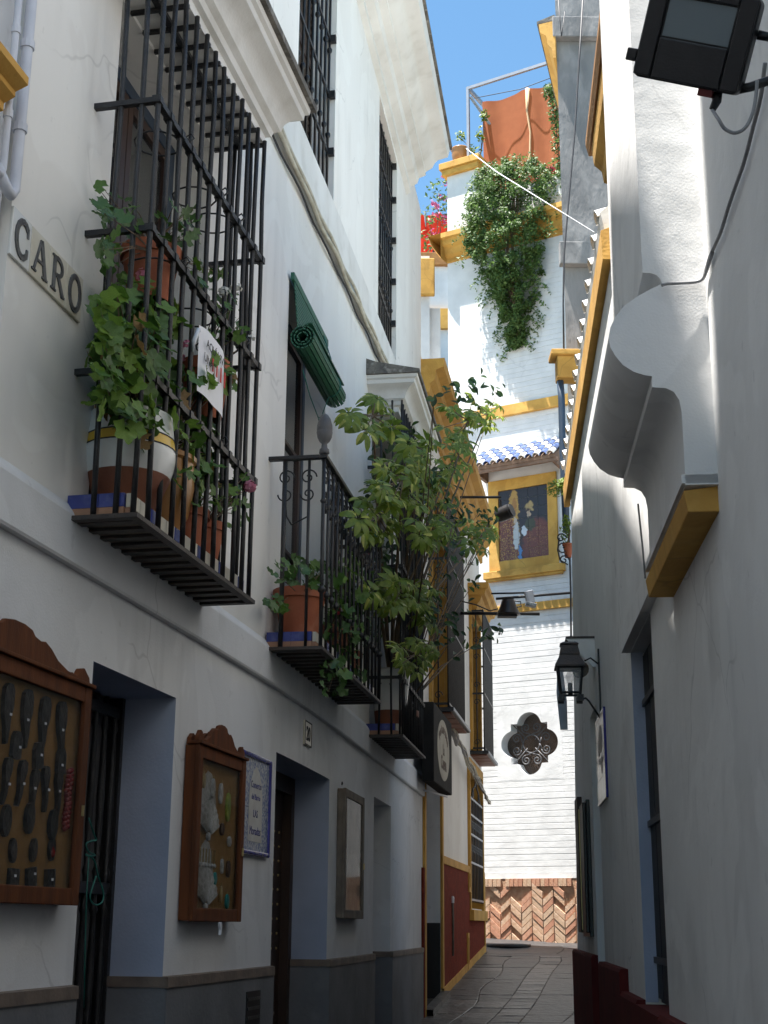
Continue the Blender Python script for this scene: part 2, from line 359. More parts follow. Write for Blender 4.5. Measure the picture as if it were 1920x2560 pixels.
# ------------------------------------------------------------------ ground
def struct(o): o['kind'] = 'structure'; return o
mb = MB(); ys = [-40, 0, 5, 14.7, 23.2, 24.5, 80]
for a, b in zip(ys, ys[1:]): mb.quad((-60, a, gz(a)), (60, a, gz(a)), (60, b, gz(b)), (-60, b, gz(b)))
street = struct(mb.build('street', 'mortar'))
def ybx(Y): return .403+.16*(Y-14.7)
rs = random.Random(3)
def bounds(Y):
    a = (xl(Y) if Y < 14.7 else ybx(Y))+.01; b = RK*Y+.7 if Y < 12.9 else min(3.6, RK*12.9+.7+(Y-12.9)*.25)
    if Y > 21.2: a = -.6; b = 3.7
    return a, b
def pave(xf0, xf1, h0, h1, light, seed):
    r = random.Random(seed); Y = 13.2+r.uniform(0, .2)
    while Y < 24.4:
        h = r.uniform(h0, h1); yc = Y+h/2; x0, x1 = xf0(yc), xf1(yc)
        if x1-x0 > .07 and not (Y > 22.9 and (x0+x1)/2 > 1.75+(24.0-Y)/.59):
            g = .004; t = r.uniform(.006, .013); m = MB(); ya, yb = Y+g, Y+h-g; cx = (x0+x1)/2; w_ = (x1-x0)
            q = [(xf0(ya)+g, ya), (cx+r.uniform(-.1, .1)*w_, ya+r.uniform(-.004, .004)), (xf1(ya)-g, ya), (xf1(yb)-g, yb), (cx+r.uniform(-.1, .1)*w_, yb+r.uniform(-.004, .004)), (xf0(yb)+g, yb)]
            q = [(x+r.uniform(-.003, .003), y+r.uniform(-.003, .003)) for x, y in q]
            lo = [(x, y, gz(y)-.02) for x, y in q]; mi = [(x, y, gz(y)+t*.55) for x, y in q]; hi = [(lerp(cx, x, .95), lerp(yc, y, .93), gz(y)+t+r.uniform(-.003, .003)) for x, y in q]
            m.loft([lo, mi, hi]); m.quad(*hi); m.build('paving_stone', 'stone_paver_light' if r.random() < light else 'stone_paver', street)
        Y += h
ce = lambda Y: lerp(*bounds(Y), .46)+.03*math.sin(Y*.9)
la = lambda Y: lerp(bounds(Y)[0], ce(Y)-.15, .52+.06*math.sin(Y*2.1)); ra = lambda Y: lerp(ce(Y)+.15, bounds(Y)[1], .5+.08*math.sin(Y*1.7+1))
pave(lambda Y: bounds(Y)[0], la, .32, .62, .12, 1); pave(la, lambda Y: ce(Y)-.15, .28, .52, .15, 2); pave(lambda Y: ce(Y)-.15, lambda Y: ce(Y)+.15, .2, .34, .6, 3)
pave(lambda Y: ce(Y)+.15, ra, .3, .55, .1, 4); pave(ra, lambda Y: bounds(Y)[1], .32, .6, .12, 5)
# round iron drain cover in front of the far wall
dc = thing('manhole_cover', 'round iron manhole cover set in the paving near the brick dado', 'manhole', (1.95, 22.55, gz(22.55)+.03))
MB().lathe([(.30, -.02), (.30, .012), (.27, .016), (.27, .010), (0.001, .010)], n=28).build('cover', 'iron_grey', dc)
MB().lathe([(.36, -.02), (.36, .008), (.305, .008), (.305, -.02)], n=28, caps=False).build('ring', 'iron_rust', dc)
# ------------------------------------------------------------------ wall with openings along a curve
def wall_grid(fp, y0, y1, z0, z1, holes, depth, step=.45, zextra=()):
    ys = {y0, y1}; zs = {z0, z1, *zextra}
    for h in holes: ys |= {h[0], h[1]}; zs |= {max(z0, h[2]), min(z1, h[3])}
    n = int((y1-y0)/step)
    for k in range(1, n): ys.add(y0+(y1-y0)*k/n)
    ys = sorted(ys); zs = sorted(zs); idx = {}; m = MB()
    ys = [y for i, y in enumerate(ys) if i == 0 or y-ys[i-1] > 1e-4]
    def vid(i, j):
        if (i, j) not in idx: idx[(i, j)] = len(m.v); m.v.append(tuple(fp(ys[i], zs[j], 0)))
        return idx[(i, j)]
    for i in range(len(ys)-1):
        for j in range(len(zs)-1):
            yc, zc = (ys[i]+ys[i+1])/2, (zs[j]+zs[j+1])/2
            if any(h[0] < yc < h[1] and h[2] < zc < h[3] for h in holes): continue
            m.f.append((vid(i, j), vid(i+1, j), vid(i+1, j+1), vid(i, j+1))); m.m.append(0)
    return m
def reveal(fp, h, d, mname, parent, name='reveal'):
    y0, y1, z0, z1 = h; m = MB(); n = 4
    for a, b in ((y0, y0), (y1, y1)):
        m.quad(fp(a, z0, 0), fp(a, z1, 0), fp(a, z1, -d), fp(a, z0, -d))
    for k in range(n):
        a, b = lerp(y0, y1, k/n), lerp(y0, y1, (k+1)/n)
        m.quad(fp(a, z1, 0), fp(b, z1, 0), fp(b, z1, -d), fp(a, z1, -d)); m.quad(fp(a, z0, 0), fp(b, z0, 0), fp(b, z0, -d), fp(a, z0, -d))
    return m.build(name, mname, parent, world=True, fix=False)
def strip(fp, y0, y1, prof, n=24, cap=True):           # sweep a profile [(off, z)] along the wall curve
    rings = []
    for k in range(n+1):
        y = lerp(y0, y1, k/n); rings.append([fp(y, z, o) for o, z in prof])
    m = MB().loft(rings)
    if cap: m.quad(*rings[0]); m.quad(*rings[-1])
    return m
# ------------------------------------------------------------------ the white house on the left
house = thing('white_house', 'tall white stuccoed house with iron grilles and balconies along the left side', 'house', Lp(4.42), 0)
W1 = (5.21, 6.40, 3.12, 5.45); W2 = (7.95, 9.10, 3.12, 5.45); W3 = (11.2, 12.3, 3.10, 5.75)
G1 = (5.36, 6.27, 0.2, 2.57); D20 = (7.96, 9.50, 0.2, 2.53); N4 = (11.48, 12.46, 0.4, 2.59)
U1 = (8.02, 9.25, 6.62, 9.05); U2 = (11.46, 12.66, 6.80, 9.05)
YE = 14.72; TOP = 9.62
wall_grid(Lp, 4.42, YE, -.1, 3.0, [G1, D20, N4], 0).build('ground_floor_wall', 'stucco_lower', house, world=True, fix=False)
wall_grid(Lp, 4.42, YE, 3.0, TOP, [W1, W2, W3, U1, U2], 0).build('upper_wall', 'stucco_upper', house, world=True, fix=False)
# end wall, roof and back so that the house is a closed volume
m = MB(); e = [Lp(YE, z) for z in (-.1, TOP)]; bk = Vector((-6, 1.2, 0))
m.quad(e[0], e[1], e[1]+bk, e[0]+bk)
f = [Lp(4.42, z) for z in (-.1, TOP)]; m.quad(f[0], f[1], f[1]+bk, f[0]+bk); m.quad(f[0]+bk, f[1]+bk, e[1]+bk, e[0]+bk)
m.build('end_wall', 'stucco_upper', house, world=True, fix=False)
MB().quad(f[1], Lp(6.5, TOP), Lp(9.3, TOP), e[1], e[1]+bk, f[1]+bk).build('roof', 'roof_terrace', house, world=True, fix=False)
for h, d, mn in ((W1, .26, 'stucco_upper'), (W2, .22, 'stucco_upper'), (W3, .25, 'stucco_upper'), (G1, .30, 'stucco_blue'), (D20, .26, 'stucco_blue'), (N4, .30, 'stucco_lower'), (U1, .24, 'stucco_upper'), (U2, .24, 'stucco_upper')):
    reveal(Lp, h, d, mn, house)
# plinth, its brown cap strip, the string band
def ranges(y0, y1, hs):
    out = []; a = y0
    for h in sorted(hs):
        out.append((a, h[0])); a = h[1]
    out.append((a, y1)); return out
for a, b in ranges(4.42, YE, [G1, D20, N4]):
    strip(Lp, a, b, [(0, -.1), (.022, -.1), (.022, 1.335), (0, 1.335)], 8).build('plinth', 'plinth_grey', house, world=True)
    strip(Lp, a, b, [(0, 1.335), (.028, 1.335), (.026, 1.378), (0, 1.382)], 8).build('plinth_cap', 'plinth_strip', house, world=True)
for h, d in ((G1, .30), (D20, .26), (N4, .30)):
    y = h[1]
    m = MB(); m.quad(Lp(y-.02, .2, .022), Lp(y-.02, 1.335, .022), Lp(y-.02, 1.335, -d), Lp(y-.02, .2, -d)); m.quad(Lp(y-.02, 1.335, .02), Lp(y, 1.335, .02), Lp(y, 1.335, -d), Lp(y-.02, 1.335, -d))
    m.build('plinth_return', 'plinth_grey', house, world=True, fix=False)
    m = MB(); m.quad(Lp(y-.026, 1.337, .026), Lp(y-.026, 1.38, .026), Lp(y-.026, 1.38, -d), Lp(y-.026, 1.337, -d)); m.quad(Lp(y-.026, 1.38, .026), Lp(y, 1.38, .026), Lp(y, 1.38, -d), Lp(y-.026, 1.38, -d))
    m.build('plinth_cap', 'plinth_strip', house, world=True, fix=False)
strip(Lp, 4.42, YE+.03, [(-.02, 2.875), (.028, 2.875), (.034, 2.884), (.036, 3.055), (.030, 3.07), (0.003, 3.11), (-.02, 3.11)], 40).build('string_band', 'stucco_lower', house, world=True)
def fascia(y): return 6.19+max(0, (y-8.5))*.075, 6.60+max(0, (y-8.5))*.045
rings = []
for k in range(31):
    y = lerp(6.66, 13.2, k/30); a, b = fascia(y); rings.append([Lp(y, a, -.01), Lp(y, a, .03), Lp(y, b, .03), Lp(y, b+.01, -.01)])
m = MB().loft(rings); m.quad(*rings[0]); m.quad(*rings[-1]); m.build('fascia_band', 'moulding', house, world=True)
# top cornice
CPROF = [(-.02, z_-.64) if i_ in (0,) else (d_, z_-.64) for i_, (d_, z_) in enumerate([(-.02, 9.72), (.05, 9.76), (.05, 9.82), (.12, 9.86), (.14, 9.92), (.21, 9.95), (.21, 9.99), (.28, 10.03), (.31, 10.09), (.34, 10.12), (.45, 10.15), (.47, 10.22), (.47, 10.25), (-.02, 10.25)])]
strip(Lp, 4.42, 13.4, CPROF, 44).build('cornice', 'moulding', house, smooth='auto', world=True)
strip(Lp, 4.42, 13.43, [(-.02, 9.612), (.495, 9.612), (.495, 9.65), (-.02, 9.70)], 44).build('drip_course', 'drip_edge', house, world=True)
# unseen block added on the near half of the roof to cast shade
m = MB(); q0, qm, q1 = Lp(4.42, TOP, -.02), Lp(7.3, TOP, -.02), Lp(9.8, TOP, -.02); u_ = Vector((0, 0, 2.4)); m.quad(q0, qm, qm+u_, q0+u_); m.quad(qm, q1, q1+u_, qm+u_); m.quad(q1, q1+bk, q1+bk+u_, q1+u_); m.quad(q0+u_, qm+u_, q1+u_, q1+u_+bk, q0+u_+bk); m.build('shade_wall', 'stucco_upper', house, world=True, fix=False)
# upper windows: shutters behind iron grilles
for h, zt in ((U1, 9.05), (U2, 9.44)):
    y0, y1, z0, z1 = h; fr = LF((y0+y1)/2); w = (y1-y0)*fr.n.length*1.012/2
    MB().box(-.26, -.24, -w, w, z0, z1).build('window_leaf', 'wood_dark', house).matrix_local = WM[house.name].inverted() @ Matrix.Translation(fr.w(0, 0, 0)) @ Matrix.Rotation(fr.rz, 4, 'Z')
def hood(name, fr, y0, y1, z0, prof, parent, mname, drip=True):
    dm = max(d for d, _ in prof); rings = []
    for d, z in prof:
        e = dm-d; rings.append([(-.02, y0+e, z0+z), (d, y0+e, z0+z), (d, y1-e, z0+z), (-.02, y1-e, z0+z)])
    m = MB().loft(rings); m.quad(*rings[0]); m.quad(*rings[-1])
    o = m.build(name, mname, parent, smooth='auto')
    return o
HP = [(.26, 0), (.26, .05), (.285, .06), (.295, .09), (.325, .11), (.34, .16), (.37, .20), (.42, .225), (.425, .26), (.445, .27), (.45, .30)]
def iron_cage(fr, y0, y1, z0, z1, off, rails, nfront, nside, parent, r=.0105, rr=.013, bow=.004, railname='rail'):
    rs = random.Random(int(y0*100)+nfront)
    for k in range(nfront):
        y = lerp(y0, y1, k/(nfront-1)); pts = [(off+rs.uniform(-bow, bow), y+rs.uniform(-bow, bow), lerp(z0, z1, t/7)) for t in range(8)]
        MB().tube(pts, r, 7).build('bar', 'iron', parent, smooth=True)
    for y in (y0, y1):
        for k in range(nside):
            x = off*(k+1)/(nside+1)+.02; pts = [(x+rs.uniform(-bow, bow), y+rs.uniform(-bow, bow), lerp(z0, z1, t/7)) for t in range(8)]
            MB().tube(pts, r, 7).build('bar', 'iron', parent, smooth=True)
    for z in rails:
        m = MB(); m.box(off-rr, off+rr, y0-rr*1.5, y1+rr*1.5, z-rr, z+rr)
        m.box(-.03, off-rr, y0-rr, y0+rr, z-rr*.9, z+rr*.9); m.box(-.03, off-rr, y1-rr, y1+rr, z-rr*.9, z+rr*.9)
        for k in range(nfront):
            y = lerp(y0, y1, k/(nfront-1)); m.box(off-rr*1.45, off+rr*1.45, y-rr*1.3, y+rr*1.3, z-rr*1.25, z+rr*1.25)
        m.build(railname, 'iron', parent)
def tile_sill(fr, y0, y1, z0, off, parent, nt, h=.085):
    w = (y1-y0)/nt; m0 = MB().box(off-.02, off, .002, w-.002, 0, h*.62).mesh('tile'); mc = MB().box(off-.022, off-.002, .002, w-.002, 0, h*.36).mesh('tile')
    meshes = []
    for nm in ('tile_white', 'tile_blue'):
        q = m0.copy(); q.materials.append(MATS[nm]); meshes.append(q)
    mc.materials.append(MATS['tile_clay'])
    for k in range(nt):
        inst('tile', meshes[1 if k % 3 == 2 else 0], parent, (0, y0+k*w, z0+h*.38)); inst('tile', mc, parent, (0, y0+k*w, z0))
    for y, s in ((y0, -1), (y1, 1)):
        n = 2; ww = off/n
        for k in range(n):
            MB().box(.0+k*ww+.002, (k+1)*ww-.024*(k == n-1), y-.012, y+.012, z0+h*.38, z0+h).build('tile', 'tile_blue', parent)
            MB().box(.0+k*ww+.002, (k+1)*ww-.024*(k == n-1), y-.010, y+.010, z0, z0+h*.37).build('tile', 'tile_clay', parent)
    MB().box(-.02, off-.024, y0+.014, y1-.014, z0, z0+h*.9).build('sill_bed', 'tile_clay', parent)
def iron_slab(fr, y0, y1, z0, off, parent):
    m = MB(); t = .018
    m.box(off-.02, off+.015, y0-.02, y1+.02, z0-t, z0); m.box(-.02, off-.02, y0-.02, y0+.02, z0-t, z0); m.box(-.02, off-.02, y1-.02, y1+.02, z0-t, z0)
    m.build('slab_frame', 'iron_rust', parent)
    n = int((y1-y0)/.11)
    sm = MB().box(.0, off-.022, .012, .055, -.018, -.006).mesh('slat'); sm.materials.append(MATS['iron_rust'])
    for k in range(n): inst('slat', sm, parent, (0, y0+.02+k*(y1-y0-.04)/n, z0))
    MB().box(-.02, off-.022, y0+.02, y1-.02, z0-.005, z0-.001).build('slab_underside', 'wood_grey', parent)
def window_leaves(fr, h, depth, parent, frame='brown_frame', two=True, bars=2):
    # one glazed double leaf window set back in its opening
    y0, y1, z0, z1 = h; c = (y0+y1)/2; k = math.hypot(1, ml(c)); w = (y1-y0)*k/2; x = -depth
    m = MB(); m.box(x, x+.05, -w, -w+.06, z0, z1); m.box(x, x+.05, w-.06, w, z0, z1); m.box(x, x+.05, -w+.06, w-.06, z1-.07, z1); m.box(x, x+.05, -w+.06, w-.06, z0, z0+.05)
    m.build('outer_frame', 'blue_frame', parent, bevel=.004)
    for s in (-1, 1):
        a, b = (-w+.062, -.004) if s < 0 else (.004, w-.062)
        m = MB(); m.box(x+.006, x+.045, a, a+.055, z0+.052, z1-.072); m.box(x+.006, x+.045, b-.055, b, z0+.052, z1-.072)
        for q in range(bars+2):
            zz = lerp(z0+.052, z1-.127, q/(bars+1)) if q else z0+.052
            hh = .12 if q == 0 else .055 if q == bars+1 else .028
            m.box(x+.006, x+.045, a+.055, b-.055, zz, zz+hh)
        lf = m.build('leaf_frame', frame, parent, bevel=.003)
        MB().box(x+.020, x+.026, a+.05, b-.05, z0+.15, z1-.11).build('pane', 'glass_window', lf)
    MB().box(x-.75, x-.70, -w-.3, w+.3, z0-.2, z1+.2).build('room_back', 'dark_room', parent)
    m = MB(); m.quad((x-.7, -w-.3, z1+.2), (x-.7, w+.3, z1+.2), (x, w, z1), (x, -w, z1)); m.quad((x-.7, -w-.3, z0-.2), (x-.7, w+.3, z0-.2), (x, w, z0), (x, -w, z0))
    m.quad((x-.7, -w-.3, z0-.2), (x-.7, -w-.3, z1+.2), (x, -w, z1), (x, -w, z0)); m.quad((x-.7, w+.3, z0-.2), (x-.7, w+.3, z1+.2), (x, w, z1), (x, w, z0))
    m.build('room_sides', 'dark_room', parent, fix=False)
# --- near grille window
fr = LF(5.72); k1 = math.hypot(1, .2104)
def ly(Y, c): return (Y-c)*math.hypot(1, ml((Y+c)/2))
gr = onwall('window_grille', 'large projecting black iron window grille full of flowerpots above the wooden cases', 'window grille', fr, 3.05)
a, b = ly(5.02, 5.72), ly(6.44, 5.72)
iron_cage(fr, a, b, 0.0, 2.42, .27, (.58, 1.17, 1.745), 12, 2, gr, r=.0115)
tile_sill(fr, a+.02, b-.02, .003, .25, gr, 15); iron_slab(fr, a, b, 0, .28, gr)
m = MB()
for k in range(11):
    y = lerp(a, b, k/10); m.box(0, .27, y-.008, y+.008, 2.39, 2.41)
m.box(.12, .15, a, b, 2.40, 2.42); m.build('top_frame', 'iron', gr)
for yy, zz in ((-.42, 1.745), (.05, 1.745), (.30, 1.745), (-.40, 1.17), (.1, 1.17), (.45, 1.17), (.2, .58)):   # pot rings on the rails
    pts = [(.16+.10*math.cos(t*.5236), yy+.10*math.sin(t*.5236), zz-.01) for t in range(13)]
    m = MB().tube(pts, .0045, 5); m.tube([(.27, yy+.05, zz+.0), (.30, yy+.06, zz+.035), (.285, yy+.06, zz+.06), (.262, yy+.06, zz+.045), (.275, yy+.06, zz+.03)], .0045, 5); m.build('pot_ring', 'iron', gr, smooth=True)
hd = onwall('window_hood', 'white moulded hood with dark drip edge over the near window grille', 'hood', fr, 5.47)
hood('moulding', fr, ly(4.80, 5.72), ly(6.66, 5.72), 0, HP, hd, 'moulding')
ya, yb = ly(4.77, 5.72), ly(6.69, 5.72)
m = MB(); m.loft([[(-.02, ya, .302), (.475, ya, .302), (.475, yb, .302), (-.02, yb, .302)], [(-.02, ya, .335), (.478, ya, .335), (.478, yb, .335), (-.02, yb, .335)], [(-.02, ya, .47), (.1, ya, .43), (.1, yb, .43), (-.02, yb, .47)]])
m.quad((-.02, ya, .302), (.475, ya, .302), (.475, yb, .302), (-.02, yb, .302)); m.build('drip_slab', 'drip_edge', hd)
w1 = onwall('balcony_window', 'glazed double window with dark frame behind the near iron grille', 'window', LF(5.805), 0)
window_leaves(LF(5.805), W1, .25, w1)
# --- middle balcony
fr2 = LF(8.55); bal = onwall('iron_balcony', 'black iron balcony with acorn finials under the rolled green blind', 'balcony', fr2, 3.06)
a2, b2 = ly(7.62, 8.55), ly(9.56, 8.55); o2 = .31
nb = 15
for k in range(nb):
    y = lerp(a2, b2, k/(nb-1)); r = .0115 if k in (0, nb-1) else .0085
    m = MB().tube([(o2, y, 0), (o2, y, 1.08)], r, 7); m.lathe([(r, .30), (r*2, .312), (r*2.1, .325), (r, .34)], (o2, y, 0), 8, False); m.lathe([(r, .82), (r*1.7, .835), (r, .85)], (o2, y, 0), 8, False)
    m.build('bar', 'iron', bal, smooth=True)
for y in (a2, b2):
    for k in range(2):
        x = o2*(k+.6)/2.2; MB().tube([(x, y, 0), (x, y, 1.08)], .009 if k else .014, 7).build('bar', 'iron', bal, smooth=True)
m = MB().box(o2-.022, o2+.022, a2-.02, b2+.02, 1.085, 1.11); m.box(-.03, o2-.022, a2-.02, a2+.02, 1.085, 1.108); m.box(-.03, o2-.022, b2-.02, b2+.02, 1.085, 1.108); m.build('handrail', 'iron', bal, bevel=.004)
for y in (a2, b2):
    MB().lathe([(.02, 1.11), (.03, 1.118), (.028, 1.14), (.018, 1.15), (.016, 1.175), (.03, 1.19), (.042, 1.215), (.047, 1.245), (.044, 1.25), (.046, 1.256), (.045, 1.285), (.034, 1.325), (.018, 1.35), (.004, 1.358)], (o2, y, 0), 18).build('finial', 'iron_grey', bal, smooth=True)
def spiral(c, r0, turns, ax, ay, n=22, sgn=1, r1=.15):
    out = []
    for k in range(n):
        t = k/(n-1); rr = r0*(1-(1-r1)*t); an = sgn*t*turns*2*math.pi
        out.append(Vector(c)+Vector(ax)*(rr*math.cos(an))+Vector(ay)*(rr*math.sin(an)))
    return out
for k in range(nb-1):
    yc = lerp(a2, b2, (k+.5)/(nb-1)); m = MB()
    m.tube(spiral((o2, yc, .985), .052, 1.3, (0, 1, 0), (0, 0, 1)), .0045, 5); m.tube(spiral((o2, yc, .885), .045, 1.3, (0, -1, 0), (0, 0, -1)), .0045, 5)
    m.tube([(o2, yc-.05, 1.07), (o2+.01, yc, 1.03), (o2, yc+.05, 1.07)], .005, 5); m.tube([(o2, yc, .84), (o2, yc, .78)], .008, 5); m.build('scroll', 'iron', bal, smooth=True)
for xx in (.09, .22):
    m = MB().tube(spiral((xx, a2, .98), .05, 1.4, (1, 0, 0), (0, 0, 1)), .0048, 5); m.tube(spiral((xx, a2, .88), .045, 1.3, (-1, 0, 0), (0, 0, -1)), .0048, 5); m.tube([(xx, a2, .84), (xx+.01, a2, .75), (.13, a2, .70)], .005, 5)
    m.build('scroll', 'iron', bal, smooth=True)
tile_sill(fr2, a2+.02, b2-.02, .003, .28, bal, 16); iron_slab(fr2, a2, b2, 0, .31, bal)
w2 = onwall('balcony_window', 'tall glazed window with dark blue frame behind the acorn balcony', 'window', LF(8.525), 0)
window_leaves(LF(8.525), W2, .20, w2)
# --- far cage balcony with its hood
fr3 = LF(11.7); cg = onwall('balcony_cage', 'tall narrow black iron balcony cage overgrown by the umbrella plant', 'balcony', fr3, 3.02)
a3, b3 = ly(10.98, 11.7), ly(12.46, 11.7)
iron_cage(fr3, a3, b3, 0, 2.78, .28, (.45, 1.35, 2.2), 15, 2, cg, r=.009)
tile_sill(fr3, a3+.02, b3-.02, .003, .26, cg, 13); iron_slab(fr3, a3, b3, 0, .29, cg)
h3 = onwall('window_hood', 'weathered white moulded hood behind the umbrella plant', 'hood', fr3, 5.72)
hood('moulding', fr3, ly(10.86, 11.7), ly(12.62, 11.7), 0, [(d*.95, z*.9) for d, z in HP], h3, 'moulding')
ya, yb = ly(10.84, 11.7), ly(12.64, 11.7)
m = MB(); m.loft([[(-.02, ya, .272), (.445, ya, .272), (.445, yb, .272), (-.02, yb, .272)], [(-.02, ya, .30), (.448, ya, .30), (.448, yb, .30), (-.02, yb, .30)], [(-.02, ya, .42), (.08, ya, .38), (.08, yb, .38), (-.02, yb, .42)]])
m.quad((-.02, ya, .272), (.445, ya, .272), (.445, yb, .272), (-.02, yb, .272)); m.build('drip_slab', 'drip_edge', h3)
w3 = onwall('balcony_window', 'dark window leaf deep behind the overgrown balcony cage', 'window', LF(11.75), 0)
window_leaves(LF(11.75), W3, .22, w3)
# --- grilles of the two top windows
for h, lab in ((U1, 'flat black iron grille over the upper window at the top edge'), (U2, 'tall narrow black iron grille over the upper window below the roof cornice')):
    c = (h[0]+h[1])/2; f_ = LF(c); g = onwall('window_grille', lab, 'window grille', f_, h[2]); w = ly(h[1], c); H = h[3]-h[2]
    nbr = 9
    for k in range(nbr):
        y = lerp(-w+.03, w-.03, k/(nbr-1)); m = MB().tube([(-.05, y, 0.02), (-.05, y, H-.02)], .010, 7)
        for q in (.25, .55, .8): m.lathe([(.010, q*H), (.02, q*H+.015), (.02, q*H+.035), (.010, q*H+.05)], (-.05, y, 0), 7, False)
        m.build('bar', 'iron', g, smooth=True)
    for q in (.02, .2, .4, .6, .8, .97):
        m = MB().box(-.058, -.042, -w+.0, w-.0, q*H-.014, q*H+.014); m.box(-.05, .0, w-.05, w-.012, q*H-.028, q*H+.028); m.build('rail', 'iron', g)
    # louvred shutter behind
    for s in (-1, 1):
        m = MB(); aa, bb = (-w+.02, -.005) if s < 0 else (.005, w-.02)
        m.box(-.22, -.18, aa, aa+.06, 0, H); m.box(-.22, -.18, bb-.06, bb, 0, H); m.box(-.22, -.18, aa+.06, bb-.06, 0, .08); m.box(-.22, -.18, aa+.06, bb-.06, H-.08, H); m.box(-.22, -.18, aa+.06, bb-.06, H*.48, H*.48+.07)
        sh = m.build('shutter', 'wood_dark', g)
        sm = MB().obox((0, 0, 0), (.018, 0, .014), (0, (bb-aa)/2-.06, 0), (-.003, 0, .004)).mesh('slat'); sm.materials.append(MATS['iron_rust'])
        for k in range(int(H/.06)):
            z = .1+k*.06
            if z < H-.1: inst('slat', sm, sh, (-.2, (aa+bb)/2, z))
# --- cables under the fascia band
for i, (dz, of, r, mn, lab) in enumerate(((-.02, .045, .016, 'cable_cream', 'thick cream painted cable along the bottom of the fascia band'), (.035, .045, .013, 'cable_cream', 'second cream painted cable on the face of the fascia band'), (-.055, .02, .008, 'cable_dark', 'thin dark cable just under the cream cables of the fascia'))):
    pts = []
    for k in range(40):
        y = lerp(6.68, 12.6, k/39); a, b = fascia(y); pts.append(Lp(y, a+dz+.008*math.sin(y*5+i*2), of+.006*math.sin(y*7+i)))
    c = tag(MB().tube(pts, r, 7).build('wall_cable', mn, None, smooth=True), lab, 'cable')
# ------------------------------------------------------------------ neighbour house at the left edge
nb_ = thing('neighbour_house', 'white house front with pipes and ochre cornice at the left picture edge', 'house', Lp(4.40), 0)
def Np(Y, z=0, off=0): return Lp(Y, z, off-.03)
m = wall_grid(Np, -26, 3.15, -.5, 15.6, [], 0, 1.0); m.quad(Np(3.15, -.3), Np(3.15, 15.6), Np(3.15, 15.6)+Vector((-6, -1, 0)), Np(3.15, -.3)+Vector((-6, -1, 0)))  # stepped heights above the view are shaped for the shadow across the street
for a_, b_ in ((-.3, 5), (5, 13.05)): m.quad(Np(3.15, a_), Np(4.40, a_), Np(4.40, b_), Np(3.15, b_))
m.quad(Np(4.40, -.3), Np(4.40, 13.05), Np(4.40, 13.05)+bk, Np(4.40, -.3)+bk)
m.build('wall', 'stucco_lower', nb_, world=True, fix=False)
MB().quad(Np(-26, 15.6), Np(3.15, 15.6), Np(3.15, 15.6)+Vector((-6, -1, 0)), Np(-26, 15.6)+Vector((-6, -1, 0))).quad(Np(3.15, 13.05), Np(4.4, 13.05), Np(4.4, 13.05)+bk, Np(3.15, 13.05)+bk).build('roof', 'roof_terrace', nb_, world=True, fix=False)
strip(Np, -26, 4.40, [(0, -.3), (.03, -.3), (.03, 1.2), (0, 1.2)], 8).build('plinth', 'plinth_grey', nb_, world=True)
Yc, zc = L(58, 240, .10)
strip(Np, 1.0, Yc, [(0, zc-.06), (.06, zc-.05), (.06, zc-.02), (.10, zc), (.10, zc+.02), (.145, zc+.04), (.145, zc+.07), (0, zc+.09)], 10).build('cornice', 'ochre', nb_, world=True)
for (du, r, z0, lab) in ((0, .020, 4.02, 'white painted rain pipe beside the street name tiles'), (-.09, .013, 4.05, 'thinner white pipe left of the rain pipe at the picture edge')):
    Y = 4.375+du; t = thing('wall_pipe', lab, 'pipe', Lp(Y, z0), 0)
    MB().tube([Lp(Y-.12, z0+.06, .02), Lp(Y-.05, z0+.005, .03), Lp(Y-.02, z0, .03), Lp(Y, z0+.03, .03), Lp(Y, z0+.08, .03), Lp(Y, 10.7, .03)], r, 10).build('tube', 'pipe_white', t, smooth=True, world=True)
    for z in (4.28, 4.62, 5.02, 5.6):
        MB().tube([Lp(Y, z, .03), Lp(Y, z+.03, .03)], r*1.3, 10).build('clamp', 'pipe_white', t, world=True)
# ------------------------------------------------------------------ street name tiles
sn = onwall('street_name_tiles', 'old white glazed tiles spelling CARO on the left wall', 'street sign', LF(4.71), 3.83)
fs = LF(4.71); tw = .148
def stroke(m, pts, w, d0=.012, d1=.0175):              # flat ribbon along pts, raised from the tile
    for (ay, az), (by, bz) in zip(pts, pts[1:]):
        d = Vector((by-ay, bz-az)); ln = d.length
        if ln < 1e-6: continue
        n = Vector((-d.y, d.x))/ln*w/2; e = d/ln*w*.15
        q = [(ay-e.x+n.x, az-e.y+n.y), (by+e.x+n.x, bz+e.y+n.y), (by+e.x-n.x, bz+e.y-n.y), (ay-e.x-n.x, az-e.y-n.y)]
        m.prism(q, lambda p, r_, x: (x, p, r_), d0, d1)
def arc(cy, cz, ry, rz, a0, a1, n=12): return [(cy+ry*math.cos(math.radians(lerp(a0, a1, k/n))), cz+rz*math.sin(math.radians(lerp(a0, a1, k/n)))) for k in range(n+1)]
